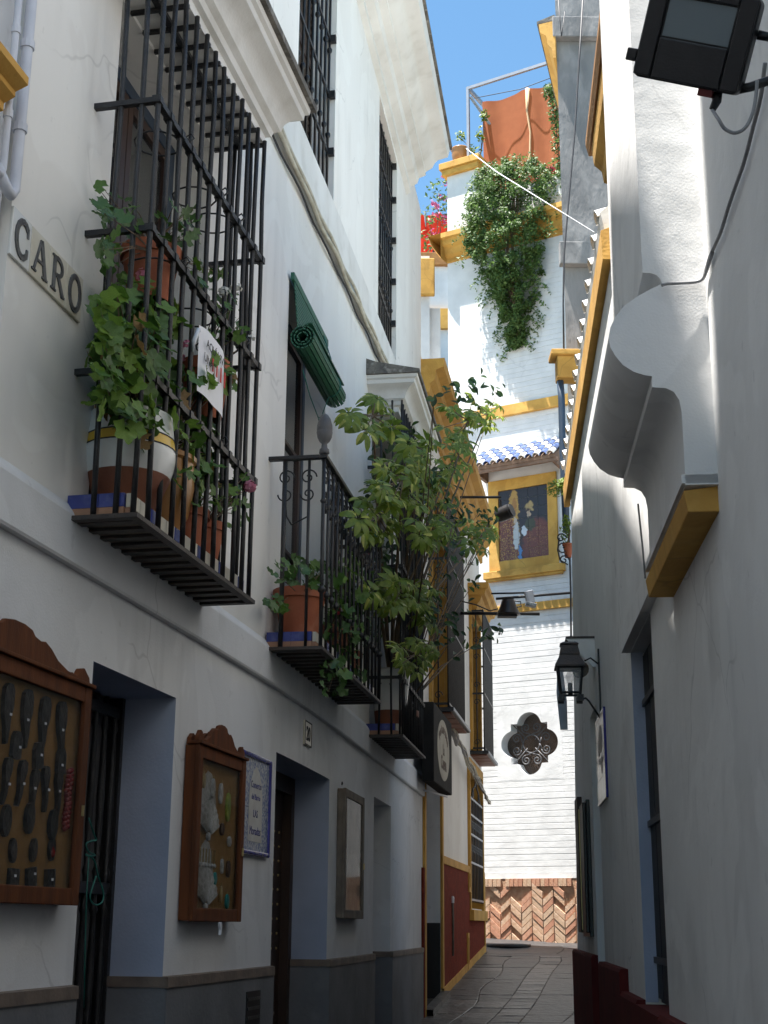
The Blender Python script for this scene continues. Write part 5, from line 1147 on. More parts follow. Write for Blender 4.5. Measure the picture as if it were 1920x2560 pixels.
# wall lantern
ln = onwall('wall_lantern', 'black glazed wall lantern on a scrolled bracket at the right wall', 'lantern', RF(9.25), 2.86)
MB().box(0, .012, -.012, .012, .02, .52).build('back_plate', 'iron', ln)
MB().tube([(.01, 0, .06), (.08, 0, .17), (.10, 0, .19), (.13, 0, .185)], .007, 6).build('bracket', 'iron', ln, smooth=True); MB().tube([(.01, 0, .42), (.06, 0, .46), (.10, 0, .44)], .006, 6).build('bracket', 'iron', ln, smooth=True)
lx, s0, s1 = .20, .062, .08; lz0, lz1 = .22, .39
def sq(r, z): return [(lx-r, -r, z), (lx+r, -r, z), (lx+r, r, z), (lx-r, r, z)]
m = MB()
for a, b in ((-1, -1), (1, -1), (1, 1), (-1, 1)): m.tube([(lx+a*s0, b*s0, lz0-.02), (lx+a*s1, b*s1, lz1)], .008, 5)
for r, z in ((s0, lz0), (s1, lz1)):
    q = sq(r, z)
    for k in range(4): m.tube([q[k], q[(k+1) % 4]], .009, 5)
for a, b in ((-1, -1), (1, -1), (1, 1), (-1, 1)): m.obox((lx+a*s0, b*s0, lz0-.035), (.02, 0, 0), (0, .02, 0), (0, 0, .02))
m.build('frame', 'iron', ln)
for k in range(4):
    q, p = sq(s0, lz0), sq(s1, lz1); MB().quad(q[k], q[(k+1) % 4], p[(k+1) % 4], p[k]).build('pane', 'glass_lantern', ln, fix=False)
m = MB().loft([sq(s1+.02, lz1), sq(s1+.02, lz1+.012), sq(.066, lz1+.08), sq(.068, lz1+.09), sq(.055, lz1+.15), sq(.062, lz1+.16), sq(.04, lz1+.175)]); m.quad(*sq(.04, lz1+.175)); m.quad(*sq(s1+.02, lz1)); m.build('roof', 'iron_rust', ln)
MB().tube([(lx, 0, lz0-.01), (lx, 0, lz0+.07)], .016, 8).build('lamp_holder', 'black', ln); MB().lathe([(.015, 0), (.028, .03), (.03, .05), (.015, .075), (.001, .08)], (lx, 0, lz0+.07), 12).build('bulb', 'glass_lantern', ln, smooth=True)
# old fan/roof bracket board next to the lantern
bb_ = onwall('lantern_shelf', 'small perforated metal shelf and round cap above the wall lantern', 'bracket', RF(9.75), 3.33)
MB().box(.0, .20, -.12, .12, .20, .215).build('shelf', 'iron_rust', bb_); MB().prism([(0, 0), (.02, 0), (.20, .20), (0, .20)], lambda a, b, y: (a, y, b), .10, .115).build('side_plate', 'moulding', bb_)
o = MB().lathe([(.06, 0), (.055, .05), (.03, .055), (.02, .02)], n=16).build('round_cap', 'wood_grey', bb_, smooth='auto'); o.location = (.10, .02, .0); o.rotation_euler = (math.pi/2, 0, 0)
MB().prism([(.22, -.02), (.26, .0), (.27, -.16), (.26, -.30), (.25, -.42), (.20, -.42), (.20, -.22)], lambda a, b, y: (a, y, b), -.02, .01).build('broken_vane', 'metal_grey', bb_)
# dark menu board
mn_ = onwall('menu_board', 'tall dark framed board fixed to the far end of the right wall', 'board', RF(11.2), 1.52)
MB().box(0, .03, -.42, .42, .0, 1.0).build('backing', 'black_plastic', mn_, bevel=.006); MB().box(.03, .07, -.40, -.04, .03, 1.06).build('panel', 'wood_dark', mn_, bevel=.006); MB().box(.03, .055, .0, .40, .03, .98).build('panel', 'black_plastic', mn_, bevel=.006); MB().box(.055, .06, -.035, -.02, .05, .96).build('edge_strip', 'brass', mn_)
# floodlight near the camera
fp0 = at(1742, 95, 2.72); fl = thing('floodlight', 'black LED floodlight on a bracket at the top right corner', 'floodlight', fp0)
wv = Vector((.83, -.22, -.34)).normalized(); nv = Vector((-.35, -.80, -.50)); nv = (nv-wv*nv.dot(wv)).normalized(); hv = nv.cross(wv).normalized()
if hv.z < 0: hv = -hv
wv_, hv_, nv_ = wv, hv, nv
def FL(w, h, n): return wv_*w+hv_*h+nv_*n
def rbox(m, w, h, n0, n1, r=.018, q=5):
    pts = []
    for cx, cy_, a0 in ((w-r, h-r, 0), (-w+r, h-r, 90), (-w+r, -h+r, 180), (w-r, -h+r, 270)):
        for k in range(q+1):
            a = math.radians(a0+90*k/q); pts.append((cx+r*math.cos(a), cy_+r*math.sin(a)))
    return m.prism(pts, lambda a, b, d: FL(a, b, d), n0, n1)
rbox(MB(), .125, .105, -.035, .012).build('housing', 'black_plastic', fl, bevel=.004)
rbox(MB(), .105, .085, -.062, -.035, .03).build('housing_back', 'black_plastic', fl, bevel=.004)
m = MB()
for q in ((-.125, -.078, -.105, .105), (.078, .125, -.105, .105)): m.obox(FL((q[0]+q[1])/2, 0, .017), wv*((q[1]-q[0])/2-.004), hv*.10, nv*.005)
for q in ((-.105, -.008), (.075, .105)): m.obox(FL(0, (q[0]+q[1])/2, .017), wv*.078, hv*((q[1]-q[0])/2-.004), nv*.005)
m.build('bezel', 'black_plastic', fl, bevel=.003)
MB().obox(FL(0, .034, .0135), wv*.076, hv*.042, nv*.001).build('lens', 'glass_lamp', fl)
for k in range(7): MB().obox(FL(lerp(-.09, .09, k/6), 0, -.072), wv*.003, hv*.07, nv*.012).build('cooling_fin', 'black_plastic', fl)
pw = Rp(2.72, fp0.z-.03, 0); loc = pw-fp0
MB().tube([FL(.128, .03, -.02), FL(.16, .03, -.03), loc+Vector((-.02, 0, .08)), loc+Vector((-.005, 0, .0)), loc+Vector((-.02, 0, -.06)), FL(.14, -.08, -.03), FL(.118, -.09, -.02)], .011, 7).build('bracket', 'black_plastic', fl, smooth=True)
MB().obox(FL(-.135, -.06, .0), wv*.012, hv*.014, nv*.018).build('hinge_knob', 'black_plastic', fl, bevel=.003)
MB().obox(FL(.05, -.112, .0), wv*.016, hv*.008, nv*.012).build('red_mark', 'dark_red', fl)
MB().tube([FL(.07, -.10, -.02), FL(.075, -.125, -.02), FL(.07, -.145, -.02)], [.013, .011, .008], 8).build('cable_gland', 'black_plastic', fl, smooth=True)
def Rw(u, v, off=.012):
    Y, z = R(u, v, off); return Rp(Y, z, off)
cbt = thing('flood_cable', 'grey cable looping from the floodlight down the right wall to the bay', 'cable', Rw(1880, 230))
c6 = lambda x, y: (1300+x*.3737, y*.3737)
st = fp0+FL(.07, -.145, -.02); pts = [st]+[at(u, v, 2.70) for u, v in ((1796, 298), (1812, 322), (1838, 332), (1864, 318), (1882, 282), (1890, 240), (1893, 202))]
MB().tube(smooth(pts), .0042, 7).build('strand', 'grey_cable', cbt, smooth=True, world=True)
MB().tube(smooth([Rw(*c6(*p)) for p in ((1640, 420), (1610, 650), (1560, 850), (1500, 1080), (1430, 1280), (1390, 1400), (1340, 1560), (1270, 1720), (1235, 1850))]+[Rw(*c7(*p)) for p in ((1110, 70), (1080, 150), (1060, 215))]+[at(*c7(*p), 4.105) for p in ((1020, 240), (930, 248), (850, 252), (815, 262))], 4), .0055, 7).build('strand', 'grey_cable', cbt, smooth=True, world=True)
MB().tube([at(*c7(*p), 5.21) for p in ((680, 1520), (690, 1620), (705, 1760), (722, 1950))], .004, 6).build('strand', 'grey_cable', cbt, smooth=True, world=True)
# ------------------------------------------------------------------ grey rendered house behind the low right part
gh = thing('grey_house', 'unpainted grey rendered house rising behind the low right eaves', 'house', (1.7, 13.4, gz(13)), 0)
Yg = 13.5; xa = at(1393, 100, Yg).x; xb = at(1406, 640, Yg).x; xg = (xa+xb)/2
gt_ = Vector((.25, .968, 0)); gnn = Vector((-.968, .25, 0))
def Gp(s, z, off=0): return Vector((xg, Yg, z))+gt_*s+gnn*off
m = MB(); m.quad(Gp(0, 5), Gp(0, 14), Gp(0, 14)+Vector((4, 0, 0)), Gp(0, 5)+Vector((4, 0, 0))); m.quad(Gp(0, .8), Gp(7, .8), Gp(7, 14), Gp(0, 14)); m.quad(Gp(0, 14), Gp(7, 14), Gp(7, 14)+Vector((4, 0, 0)), Gp(0, 14)+Vector((4, 0, 0)))
m.quad(Gp(0, .8), Gp(0, 5.01), Gp(0, 5.01)+Vector((4, 0, 0)), Gp(0, .8)+Vector((4, 0, 0)))
m.build('wall', 'stucco_grey', gh, world=True, fix=False)
for v in (85, 648):
    z = at(1440, v, Yg).z; MB().box(xg-.05, xg+.62, Yg-.10, Yg-.002, z-.10, z+.16).build('cap_block', 'stucco_grey', gh, world=True, bevel=.01)
MB().box(xg+.62, xg+4, Yg-.04, Yg-.002, 5, 13.5).build('buttress', 'stucco_grey', gh, world=True)
zc = at(1352, 80, Yg).z
def Gq(s, z, off): return Gp(s, z, off)
strip(Gq, -.1, 5, [(0, zc-.40), (.03, zc-.39), (.04, zc-.28), (.09, zc-.20), (.10, zc-.1), (.17, zc-.04), (.18, zc+.06), (0, zc+.08)], 2).build('cornice', 'ochre', gh, world=True)
strip(Gq, -.1, 5, [(0, zc+.082), (.20, zc+.065), (.20, zc+.10), (0, zc+.16)], 2).build('drip_course', 'drip_edge', gh, world=True)
zb_ = at(1400, 925, Yg-.2).z
MB().box(xg-.14, xg+.4, Yg-.3, Yg-.11, zb_-.12, zb_+.12).build('ochre_block', 'ochre', gh, world=True, bevel=.01)
MB().box(xg-.20, xg+.4, Yg-.34, Yg-.07, zb_+.12, zb_+.18).build('ochre_block', 'ochre', gh, world=True, bevel=.01)
# cables on the grey house and the white stay across the street
for i, (pl, r, lab) in enumerate(((((1457, 0), (1448, 150), (1437, 330), (1420, 520), (1410, 640), (1408, 760), (1410, 900)), .010, 'dark cable sagging down the grey rendered wall'), (((1412, 30), (1404, 90), (1396, 0)), .007, 'short dark cable at the top of the grey rendered wall'), (((1405, 950), (1407, 1060), (1415, 1150), (1420, 1260), (1424, 1380), (1427, 1480), (1428, 1640)), .010, 'black cable running down beside the tile picture and the right house end'))):
    t = thing('hanging_cable', lab, 'cable', at(*pl[0], Yg-.15)); MB().tube([at(u, v, Yg-.15-.02*i) for u, v in pl], r, 6).build('strand', 'cable_dark', t, smooth=True, world=True)
dp = thing('drain_pipe', 'dark drain pipe below the ochre block at the end of the grey house', 'pipe', at(1405, 950, Yg-.2)); MB().tube([at(u, v, Yg-.2) for u, v in ((1400, 945), (1404, 1000), (1406, 1100), (1410, 1200), (1416, 1330))], .035, 8).build('tube', 'blue_frame', dp, smooth=True, world=True)
sw = thing('stay_wire', 'white stay wire stretched diagonally from the roof terrace to the right eaves', 'wire', Rp(7.6, 5.5, .05)); A = FF.w(.05, -.15, 16.05); B = Rp(7.62, 5.62, .06)
MB().tube([A, A.lerp(B, .5)-Vector((0, 0, .05)), B], [.007, .006, .003], 6).build('strand', 'cable_white', sw, smooth=True, world=True)
# iron flower holder beside the tile picture
fhd = thing('flower_bracket', 'curled iron bracket holding a flowerpot at the end of the right house', 'bracket', at(1405, 1370, 12.6))
for (u, v, r) in ((1403, 1345, .05), (1408, 1372, .07), (1410, 1400, .05)):
    c = at(u, v, 12.6); MB().tube(spiral(c, r, 1.3, (1, 0, 0), (0, 0, 1), 14), .007, 5).build('scroll', 'iron', fhd, smooth=True, world=True)
MB().tube([at(1398, 1345, 12.6), at(1394, 1375, 12.6), at(1400, 1400, 12.6), at(1420, 1412, 12.6)], .007, 5).build('scroll', 'iron', fhd, smooth=True, world=True)
MB().lathe([(.03, -.06), (.045, .05), (.052, .055), (.052, .07), (.04, .07)], at(1420, 1378, 12.62), 14).build('pot', 'terracotta', fhd, smooth='auto', world=True)
# ------------------------------------------------------------------ houses behind the gap on the left
bh = thing('back_house', 'grey shaded white house with ochre string courses behind the gap beside the tower', 'house', (0, 30, 1.5), 0)
Yb_ = 30.0
def bx(u, v): return at(u, v, Yb_)
x0, x1 = -2, bx(1140, 700).x; zt_ = bx(1090, 665).z
MB().box(x0, x1, Yb_, Yb_+4, 1, zt_).build('wall', 'stucco_far', bh, world=True); MB().box(x0, x1, Yb_-.12, Yb_-.002, zt_-.02, zt_+.30).build('coping', 'ochre_dark', bh, world=True, bevel=.01)
z1_ = bx(1100, 800).z; MB().box(x0, x1, Yb_-.10, Yb_-.002, z1_-.25, z1_+.25).build('string_course', 'ochre', bh, world=True)
b2 = thing('side_house', 'narrow white wall with ochre cornice just behind the left house corner', 'house', (.8, 26, 1.5), 0)
Y2 = 25.5; xa2 = at(1052, 800, Y2).x-1.5; xb2 = at(1074, 760, Y2).x; zt2 = at(1070, 640, Y2).z
MB().box(xa2, xb2, Y2, Y2+2.0, 1, zt2).build('wall', 'stucco_far', b2, world=True); MB().box(xa2, xb2+.1, Y2-.12, Y2-.002, zt2-.9, zt2-.1).build('cornice', 'ochre', b2, world=True, bevel=.02); MB().box(xb2+.002, xb2+.22, Y2+.2, Y2+1.9, 1, at(1090, 760, Y2).z).build('pier', 'stucco_far', b2, world=True)
tl = thing('red_awning', 'bright red canvas sheet behind the bougainvillea on the back roof', 'awning', bx(1085, 560)); 
pts = [[bx(lerp(1045, 1135, i/8), lerp(655, 490, j/5))+Vector((0, .9+.08*math.sin(i*1.3+j), 0)) for i in range(9)] for j in range(6)]
m = MB()
for j in range(5):
    for i in range(8): m.quad(pts[j][i], pts[j][i+1], pts[j+1][i+1], pts[j+1][i])
m.build('sheet', 'fabric_red', tl, smooth=True, world=True, fix=False)
bp = thing('awning_pole', 'thin metal pole holding the red canvas', 'pole', bx(1050, 655)); MB().tube([bx(1066, 655)+Vector((0, .95, 0)), bx(1066, 480)+Vector((0, .95, 0))], .03, 8).build('pole', 'metal_grey', bp, world=True)
# ------------------------------------------------------------------ leaves
def poly_leaf(pts, cup=.15, mid=True):
    m = MB(); c = len(m.v); m.v.append((0, .0, 0)); n = len(pts)
    for x, y in pts: m.v.append((x, y, cup*(x*x+y*y)))
    for k in range(n): m.f.append((c, c+1+k, c+1+(k+1) % n)); m.m.append(0)
    return m
def mk(m, mats):
    o = m.build('tmp', mats, None, smooth=True, fix=False); me = o.data; bpy.data.objects.remove(o); return me
def geranium_leaf(mn, seed):
    r = random.Random(seed); m = MB(); m.v.append((0, 0, 0)); n = 22; ph = r.uniform(0, 6)
    for q, f in ((0, .55), (1, 1.0)):
        for k in range(n):
            a = math.radians(-158+316*k/(n-1)); rr = f*(1+.13*math.cos(k*2*math.pi/4.4+1)*q+r.uniform(-.05, .05)*q); z = .10*f*f+.09*q*math.sin(k*1.43+ph)+r.uniform(-.03, .03)*q
            m.v.append((rr*math.sin(a), .12+rr*math.cos(a), z))
    for k in range(n-1):
        m.f.append((0, 1+k, 2+k)); m.m.append(0); m.f.append((1+k, 1+n+k, 2+n+k, 2+k)); m.m.append(0)
    return mk(m, mn)
def ivy_leaf(mn, seed):
    r = random.Random(seed); base = [(0, -.3), (.5, -.55), (.95, -.15), (.55, .1), (.62, .6), (.2, .55), (0, 1.15), (-.2, .55), (-.62, .6), (-.55, .1), (-.95, -.15), (-.5, -.55)]
    return mk(poly_leaf([(x*r.uniform(.9, 1.1), y) for x, y in base], .18), mn)
def ficus_leaf(mn):
    base = [(0, -1), (.3, -.75), (.48, -.3), (.46, .15), (.28, .6), (.06, .95), (0, 1.15), (-.06, .95), (-.28, .6), (-.46, .15), (-.48, -.3), (-.3, -.75)]
    m = MB()
    for x, y in base: m.v.append((x, y, -.35*abs(x)*-1-.12*y*y))
    m.f = [(0, 1, 2, 3, 4, 5, 6), (6, 7, 8, 9, 10, 11, 0)]; m.m = [0, 0]; return mk(m, mn)
def whorl(seed, yellow):
    r = random.Random(seed); m = MB(); n = 7+seed % 3
    for k in range(n):
        a = 2*math.pi*k/n+r.uniform(-.15, .15); L_ = r.uniform(.8, 1.08); w = r.uniform(.17, .22); dr = r.uniform(.12, .42)
        ca, sa = math.cos(a), math.sin(a); prof = [(.16, .05, -.02), (.36, .75, .03), (.6, 1, .0), (.82, .8, -.10), (1.0, .15, -.22)]
        rings = []
        for t, ww, z in prof:
            x, y, zz = t*L_, ww*w, z*L_*.6-dr*t*t
            rings.append([(x*ca+y*sa, x*sa-y*ca, zz+.03*ww), (x*ca, x*sa, zz), (x*ca-y*sa, x*sa+y*ca, zz+.03*ww)])
        b = len(m.v)
        for rg in rings: m.v += rg
        m.v.append((.03*ca, .03*sa, 0)); tip = len(m.v)-1
        ylw = r.random() < yellow
        for q in range(4):
            for s in (0, 1): m.f.append((b+q*3+s, b+q*3+s+1, b+q*3+4+s, b+q*3+3+s)); m.m.append(1 if ylw and s == 0 else 0)
        m.f.append((tip, b, b+1, b+2)); m.m.append(0)
    return mk(m, ['leaf_schefflera', 'leaf_yellow'])
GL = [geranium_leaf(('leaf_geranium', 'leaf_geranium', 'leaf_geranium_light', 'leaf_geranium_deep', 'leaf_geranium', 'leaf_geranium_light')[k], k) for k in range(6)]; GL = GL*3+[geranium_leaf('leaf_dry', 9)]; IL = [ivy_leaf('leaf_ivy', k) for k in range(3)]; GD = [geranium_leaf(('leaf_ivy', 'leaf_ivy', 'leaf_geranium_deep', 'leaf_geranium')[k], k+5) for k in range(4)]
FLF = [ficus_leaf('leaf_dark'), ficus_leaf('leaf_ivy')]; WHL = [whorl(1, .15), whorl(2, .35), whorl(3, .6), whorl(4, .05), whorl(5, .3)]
rp = random.Random(11)
def orient(nrm, jitter=.5, roll=None):
    n = (Vector(nrm).normalized()+Vector((rp.gauss(0, jitter), rp.gauss(0, jitter), rp.gauss(0, jitter)))).normalized()
    q = n.to_track_quat('Z', 'Y') @ Matrix.Rotation(rp.uniform(0, 6.28) if roll is None else roll, 3, 'Z').to_quaternion(); return q.to_euler()
def leaf(plant, me, p, size, nrm, jit=.5, roll=None, name='leaf'):
    return inst(name, me, plant, p-plant.location, orient(nrm, jit, roll), size)
STREET = Vector((.75, -.45, .5))
def ell_pts(u, v, ru, rv, n):
    for _ in range(n):
        a = rp.uniform(0, 6.283); r = math.sqrt(rp.random()); yield u+ru*r*math.cos(a), v+rv*r*math.sin(a)
def stems(plant, root, tips, r=.006, sag=.0, mn='twig'):
    for t in tips:
        mid = root.lerp(t, .5)+Vector((rp.uniform(-.03, .03), rp.uniform(-.03, .03), rp.uniform(0, .04))); MB().tube([root, mid, t], [r, r*.8, r*.4], 5).build('stem', mn, plant, smooth=True, world=True)
def flower(plant, p, r, mn, n=26, name='flower'):
    m = MB()
    for _ in range(n):
        d = Vector((rp.gauss(0, 1), rp.gauss(0, 1), rp.gauss(0, 1))).normalized(); c = p+d*r*rp.uniform(.55, 1); a = d.orthogonal().normalized()*r*.42; b = d.cross(a).normalized()*r*.42
        m.quad(c-a, c-b, c+a+d*r*.1, c+b)
    m.build(name, mn, plant, world=True, fix=False)
def pot(plant, c, r, h, mn, rim=True, prof=None, n=22):
    pr = prof or [(r*.68, 0), (r*.94, h*.78), (r*.94, h*.80), (r*1.04, h*.80), (r*1.04, h), (r*.92, h), (r*.88, h*.86), (.001, h*.86)]
    return MB().lathe(pr, c, n, False).build('pot', mn, plant, smooth='auto', world=True)
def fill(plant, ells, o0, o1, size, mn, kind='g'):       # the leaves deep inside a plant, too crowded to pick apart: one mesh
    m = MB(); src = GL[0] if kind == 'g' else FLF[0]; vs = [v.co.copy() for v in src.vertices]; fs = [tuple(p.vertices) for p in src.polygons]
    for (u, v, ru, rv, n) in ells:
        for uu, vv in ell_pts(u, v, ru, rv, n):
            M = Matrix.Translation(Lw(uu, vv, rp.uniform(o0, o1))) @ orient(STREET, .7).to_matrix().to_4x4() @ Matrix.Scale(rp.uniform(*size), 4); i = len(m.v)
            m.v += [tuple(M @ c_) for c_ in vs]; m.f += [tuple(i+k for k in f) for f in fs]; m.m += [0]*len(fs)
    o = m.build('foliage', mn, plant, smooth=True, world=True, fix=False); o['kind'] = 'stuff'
# --- plants in the near grille
def Lc(Y, z, off): return Lp(Y, z, off)
SZ = 3.14
c = Lc(5.30, SZ, .12); pl = thing('potted_geranium', 'leafy geranium in the big white banded pot at the near end of the grille', 'potted plant', c)
h = .40; R_ = .165
for z0, z1, mn, nm in ((0, .36, 'terracotta_dark', 'pot_base'), (.36, .64, 'glaze_white', 'pot_wall'), (.64, .75, 'glaze_yellow', 'pot_stripe'), (.75, 1.0, 'glaze_white', 'pot_rim')):
    def rr(t): return R_*(.60+.52*math.sin(min(1, t/.62)*math.pi/2)-.12*max(0, t-.62)/.38)
    MB().lathe([(rr(lerp(z0, z1, q/6)), h*lerp(z0, z1, q/6)) for q in range(7)], c, 28, False).build(nm, mn, pl, smooth=True, world=True)
for q in (.64, .75): MB().lathe([(rr(q)+.0015, h*q-.003), (rr(q)+.002, h*q), (rr(q)+.0015, h*q+.003)], c, 28, False).build('pot_line', 'ink', pl, smooth=True, world=True)
MB().lathe([(rr(.97), h*.97), (.001, h*.97)], c, 24, False).build('soil', 'mortar', pl, world=True)
tips = []
for (u, v, ru, rv, n) in ((345, 800, 115, 105, 105), (350, 985, 120, 105, 125), (300, 890, 80, 70, 38), (380, 1070, 70, 50, 30)):
    for uu, vv in ell_pts(u, v, ru, rv, n):
        p = Lw(uu, vv, rp.uniform(.04, .34)); leaf(pl, rp.choice(GL), p, rp.uniform(.030, .050), STREET, .5)
        if rp.random() < .22: tips.append(p)
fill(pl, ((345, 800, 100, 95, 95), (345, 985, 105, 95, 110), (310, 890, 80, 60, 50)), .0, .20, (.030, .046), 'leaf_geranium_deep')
stems(pl, c+Vector((0, 0, .38)), tips, .005); flower(pl, Lw(355, 690, .18), .03, 'petal_pink', 20); flower(pl, Lw(462, 860, .25), .022, 'petal_pink', 16)
c = Lc(5.60, SZ, .13); pl = thing('potted_geranium', 'geranium in the plain ochre glazed pot in the middle of the grille', 'potted plant', c)
pot(pl, c, .15, .33, 'glaze_ochre', prof=[(.09, 0), (.13, .08), (.15, .2), (.145, .30), (.155, .31), (.155, .33), (.13, .33), (.12, .29), (.001, .29)])
tips = []
for (u, v, ru, rv, n) in ((528, 945, 58, 55, 44), (505, 1130, 45, 90, 40), (470, 1190, 40, 60, 20)):
    for uu, vv in ell_pts(u, v, ru, rv, n):
        p = Lw(uu, vv, rp.uniform(.08, .33)); leaf(pl, rp.choice(GL), p, rp.uniform(.028, .046), STREET, .5)
        if rp.random() < .3: tips.append(p)
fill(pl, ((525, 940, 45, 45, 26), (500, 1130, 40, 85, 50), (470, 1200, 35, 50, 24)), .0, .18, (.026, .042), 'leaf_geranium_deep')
stems(pl, c+Vector((0, 0, .31)), tips, .005); flower(pl, Lw(455, 895, .2), .02, 'petal_pink', 14)
for (Y, lab, uv, fl_) in ((5.90, 'geranium in a terracotta pot near the far end of the grille, nearer one', ((525, 1255, 45, 55, 22),), None), (6.12, 'pink flowering geranium in the terracotta pot at the far end of the grille', ((585, 1275, 40, 60, 26), (600, 1210, 20, 30, 8)), (624, 1217))):
    c = Lc(Y, SZ, .14); pl = thing('potted_geranium', lab, 'potted plant', c); pot(pl, c, .105, .19, 'terracotta'); tips = []
    for (u, v, ru, rv, n) in uv:
        for uu, vv in ell_pts(u, v, ru, rv, n):
            p = Lw(uu, vv, rp.uniform(.08, .30)); leaf(pl, rp.choice(GD+GL), p, rp.uniform(.018, .032), STREET, .5)
            if rp.random() < .4: tips.append(p)
    stems(pl, c+Vector((0, 0, .17)), tips, .004)
    if fl_: p = Lw(*fl_, .30); flower(pl, p, .032, 'petal_pink', 46); stems(pl, c+Vector((0, 0, .17)), [p], .004)
# hanging pots
for (Y, z, off, r, h, lab, uv, fl_) in ((5.38, 4.08, .13, .125, .24, 'ivy geranium trailing from the terracotta pot hung high in the grille', ((290, 520, 55, 30, 20), (450, 560, 60, 50, 26), (270, 630, 25, 60, 16), (300, 560, 60, 30, 12), (520, 690, 45, 40, 14), (250, 470, 12, 8, 2)), None), (6.05, 3.80, .15, .115, .28, 'white flowering geranium in the terracotta pot hung at the far side of the grille', ((575, 790, 50, 60, 30), (560, 840, 40, 30, 12)), ((560, 730), (590, 720), (625, 845)))):
    c = Lc(Y, z, off); pl = thing('hanging_plant', lab, 'potted plant', c); pot(pl, c, r, h, 'terracotta'); tips = []
    for (u, v, ru, rv, n) in uv:
        for uu, vv in ell_pts(u, v, ru, rv, n):
            p = Lw(uu, vv, rp.uniform(.05, .34)); leaf(pl, rp.choice(GD), p, rp.uniform(.022, .036), STREET, .55)
            if rp.random() < .45: tips.append(p)
    stems(pl, c+Vector((0, 0, h)), tips, .003)
    if fl_:
        for u, v in fl_: p = Lw(u, v, .27); flower(pl, p, .03, 'petal_white', 16); stems(pl, c+Vector((0, 0, h)), [p], .003)
# paper poster tied inside the grille
A0, B0 = Lw(500, 810, .235), Lw(560, 885, .235); po = thing('paper_poster', 'white paper poster reading AQUI VIVE tied inside the grille', 'poster', Lw(530, 900, .235)); fpo = LF(6.0)
ya_, za_ = L(500, 812, .292); yb_, zb2 = L(562, 880, .292); zbt = za_-.30; cY = (ya_+yb_)/2; fo_ = LF(cY); wpo = ly(yb_, cY); m = MB(); P = []
for i in range(9):
    t = i/8; x = .292+.012*math.sin(t*math.pi)+.004*math.sin(t*9); P.append(((x, lerp(-wpo, wpo, t), zbt), (x-.004, lerp(-wpo, wpo, t), za_+.012*math.sin(t*math.pi))))
po.location = fo_.w(0, 0, 0); po.rotation_euler = (0, 0, fo_.rz); WM[po.name] = Matrix.Translation(fo_.w(0, 0, 0)) @ Matrix.Rotation(fo_.rz, 4, 'Z')
for p, q in zip(P, P[1:]): m.quad(p[0], q[0], q[1], p[1])
m.build('sheet', 'paper', po, smooth=True, fix=False)
for s, sz, z, mn in (('AQUÍ VIVE', .074, za_-.085, 'ink'), ('UNA', .074, za_-.155, 'ink'), ('✱✱✱', .074, za_-.23, 'ink_red')):
    if s[0] == '✱': continue
    text(s, 1.75*wpo/(9*.60), 'lettering', mn, po, facing(.312, 0 if s != 'UNA' else -wpo*.55, z), .0006)
for k in range(4): MB().box(.308, .310, -wpo*.2+k*.055-.004, -wpo*.2+k*.055+.012, za_-.16-.004*k, za_-.10).build('red_stroke', 'ink_red', po)
MB().tube([(.29, -wpo, za_-.03), (.30, -wpo-.04, za_-.04), (.29, -wpo-.06, za_-.10), (.28, -wpo-.04, za_-.14)], [.006, .010, .010, .004], 7).build('tape', 'plastic_bag', po, smooth=True)
# --- plants on the middle balcony
c = Lc(7.82, 3.15, .15); pl = thing('potted_geranium', 'geranium in the bright terracotta pot at the near end of the acorn balcony', 'potted plant', c); pot(pl, c, .15, .27, 'terracotta'); tips = []
for (u, v, ru, rv, n) in ((750, 1430, 75, 50, 60), (690, 1520, 28, 35, 16), (800, 1440, 40, 40, 16)):
    for uu, vv in ell_pts(u, v, ru, rv, n):
        p = Lw(uu, vv, rp.uniform(.03, .33)); leaf(pl, rp.choice(GD), p, rp.uniform(.022, .036), STREET, .55)
        if rp.random() < .25: tips.append(p)
stems(pl, c+Vector((0, 0, .25)), tips, .003)
c = Lc(8.6, 3.15, .16); pl = thing('potted_geranium', 'big bright leafed geranium in the middle of the acorn balcony', 'potted plant', c); pot(pl, c, .13, .22, 'terracotta_dark'); tips = []
for (u, v, ru, rv, n, mset) in ((885, 1460, 55, 60, 40, GL), (900, 1400, 40, 40, 14, GL), (860, 1550, 50, 60, 46, GD), (850, 1640, 40, 50, 30, GD), (880, 1700, 40, 30, 14, GD)):
    for uu, vv in ell_pts(u, v, ru, rv, n):
        p = Lw(uu, vv, rp.uniform(.06, .38)); leaf(pl, rp.choice(mset), p, rp.uniform(.03, .052), STREET, .5)
        if rp.random() < .2: tips.append(p)
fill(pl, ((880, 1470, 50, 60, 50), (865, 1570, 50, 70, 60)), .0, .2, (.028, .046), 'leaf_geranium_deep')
stems(pl, c+Vector((0, 0, .2)), tips, .004); flower(pl, Lw(843, 1530, .3), .025, 'petal_red', 16); flower(pl, Lw(915, 1385, .3), .022, 'petal_pink', 14)
c = Lc(9.2, 3.15, .16); pl = thing('trailing_ivy', 'ivy trailing over the far end and slab of the acorn balcony', 'ivy', c); pot(pl, c, .10, .18, 'terracotta_dark')
for (u, v, ru, rv, n) in ((830, 1690, 30, 55, 36), (900, 1610, 45, 60, 40), (930, 1560, 30, 50, 20)):
    for uu, vv in ell_pts(u, v, ru, rv, n): leaf(pl, rp.choice(IL), Lw(uu, vv, rp.uniform(.12, .36)), rp.uniform(.02, .034), STREET, .5)
stems(pl, c+Vector((0, 0, .17)), [Lw(u, v, .33) for u, v in ((820, 1730), (850, 1620), (895, 1560), (930, 1540))], .004)
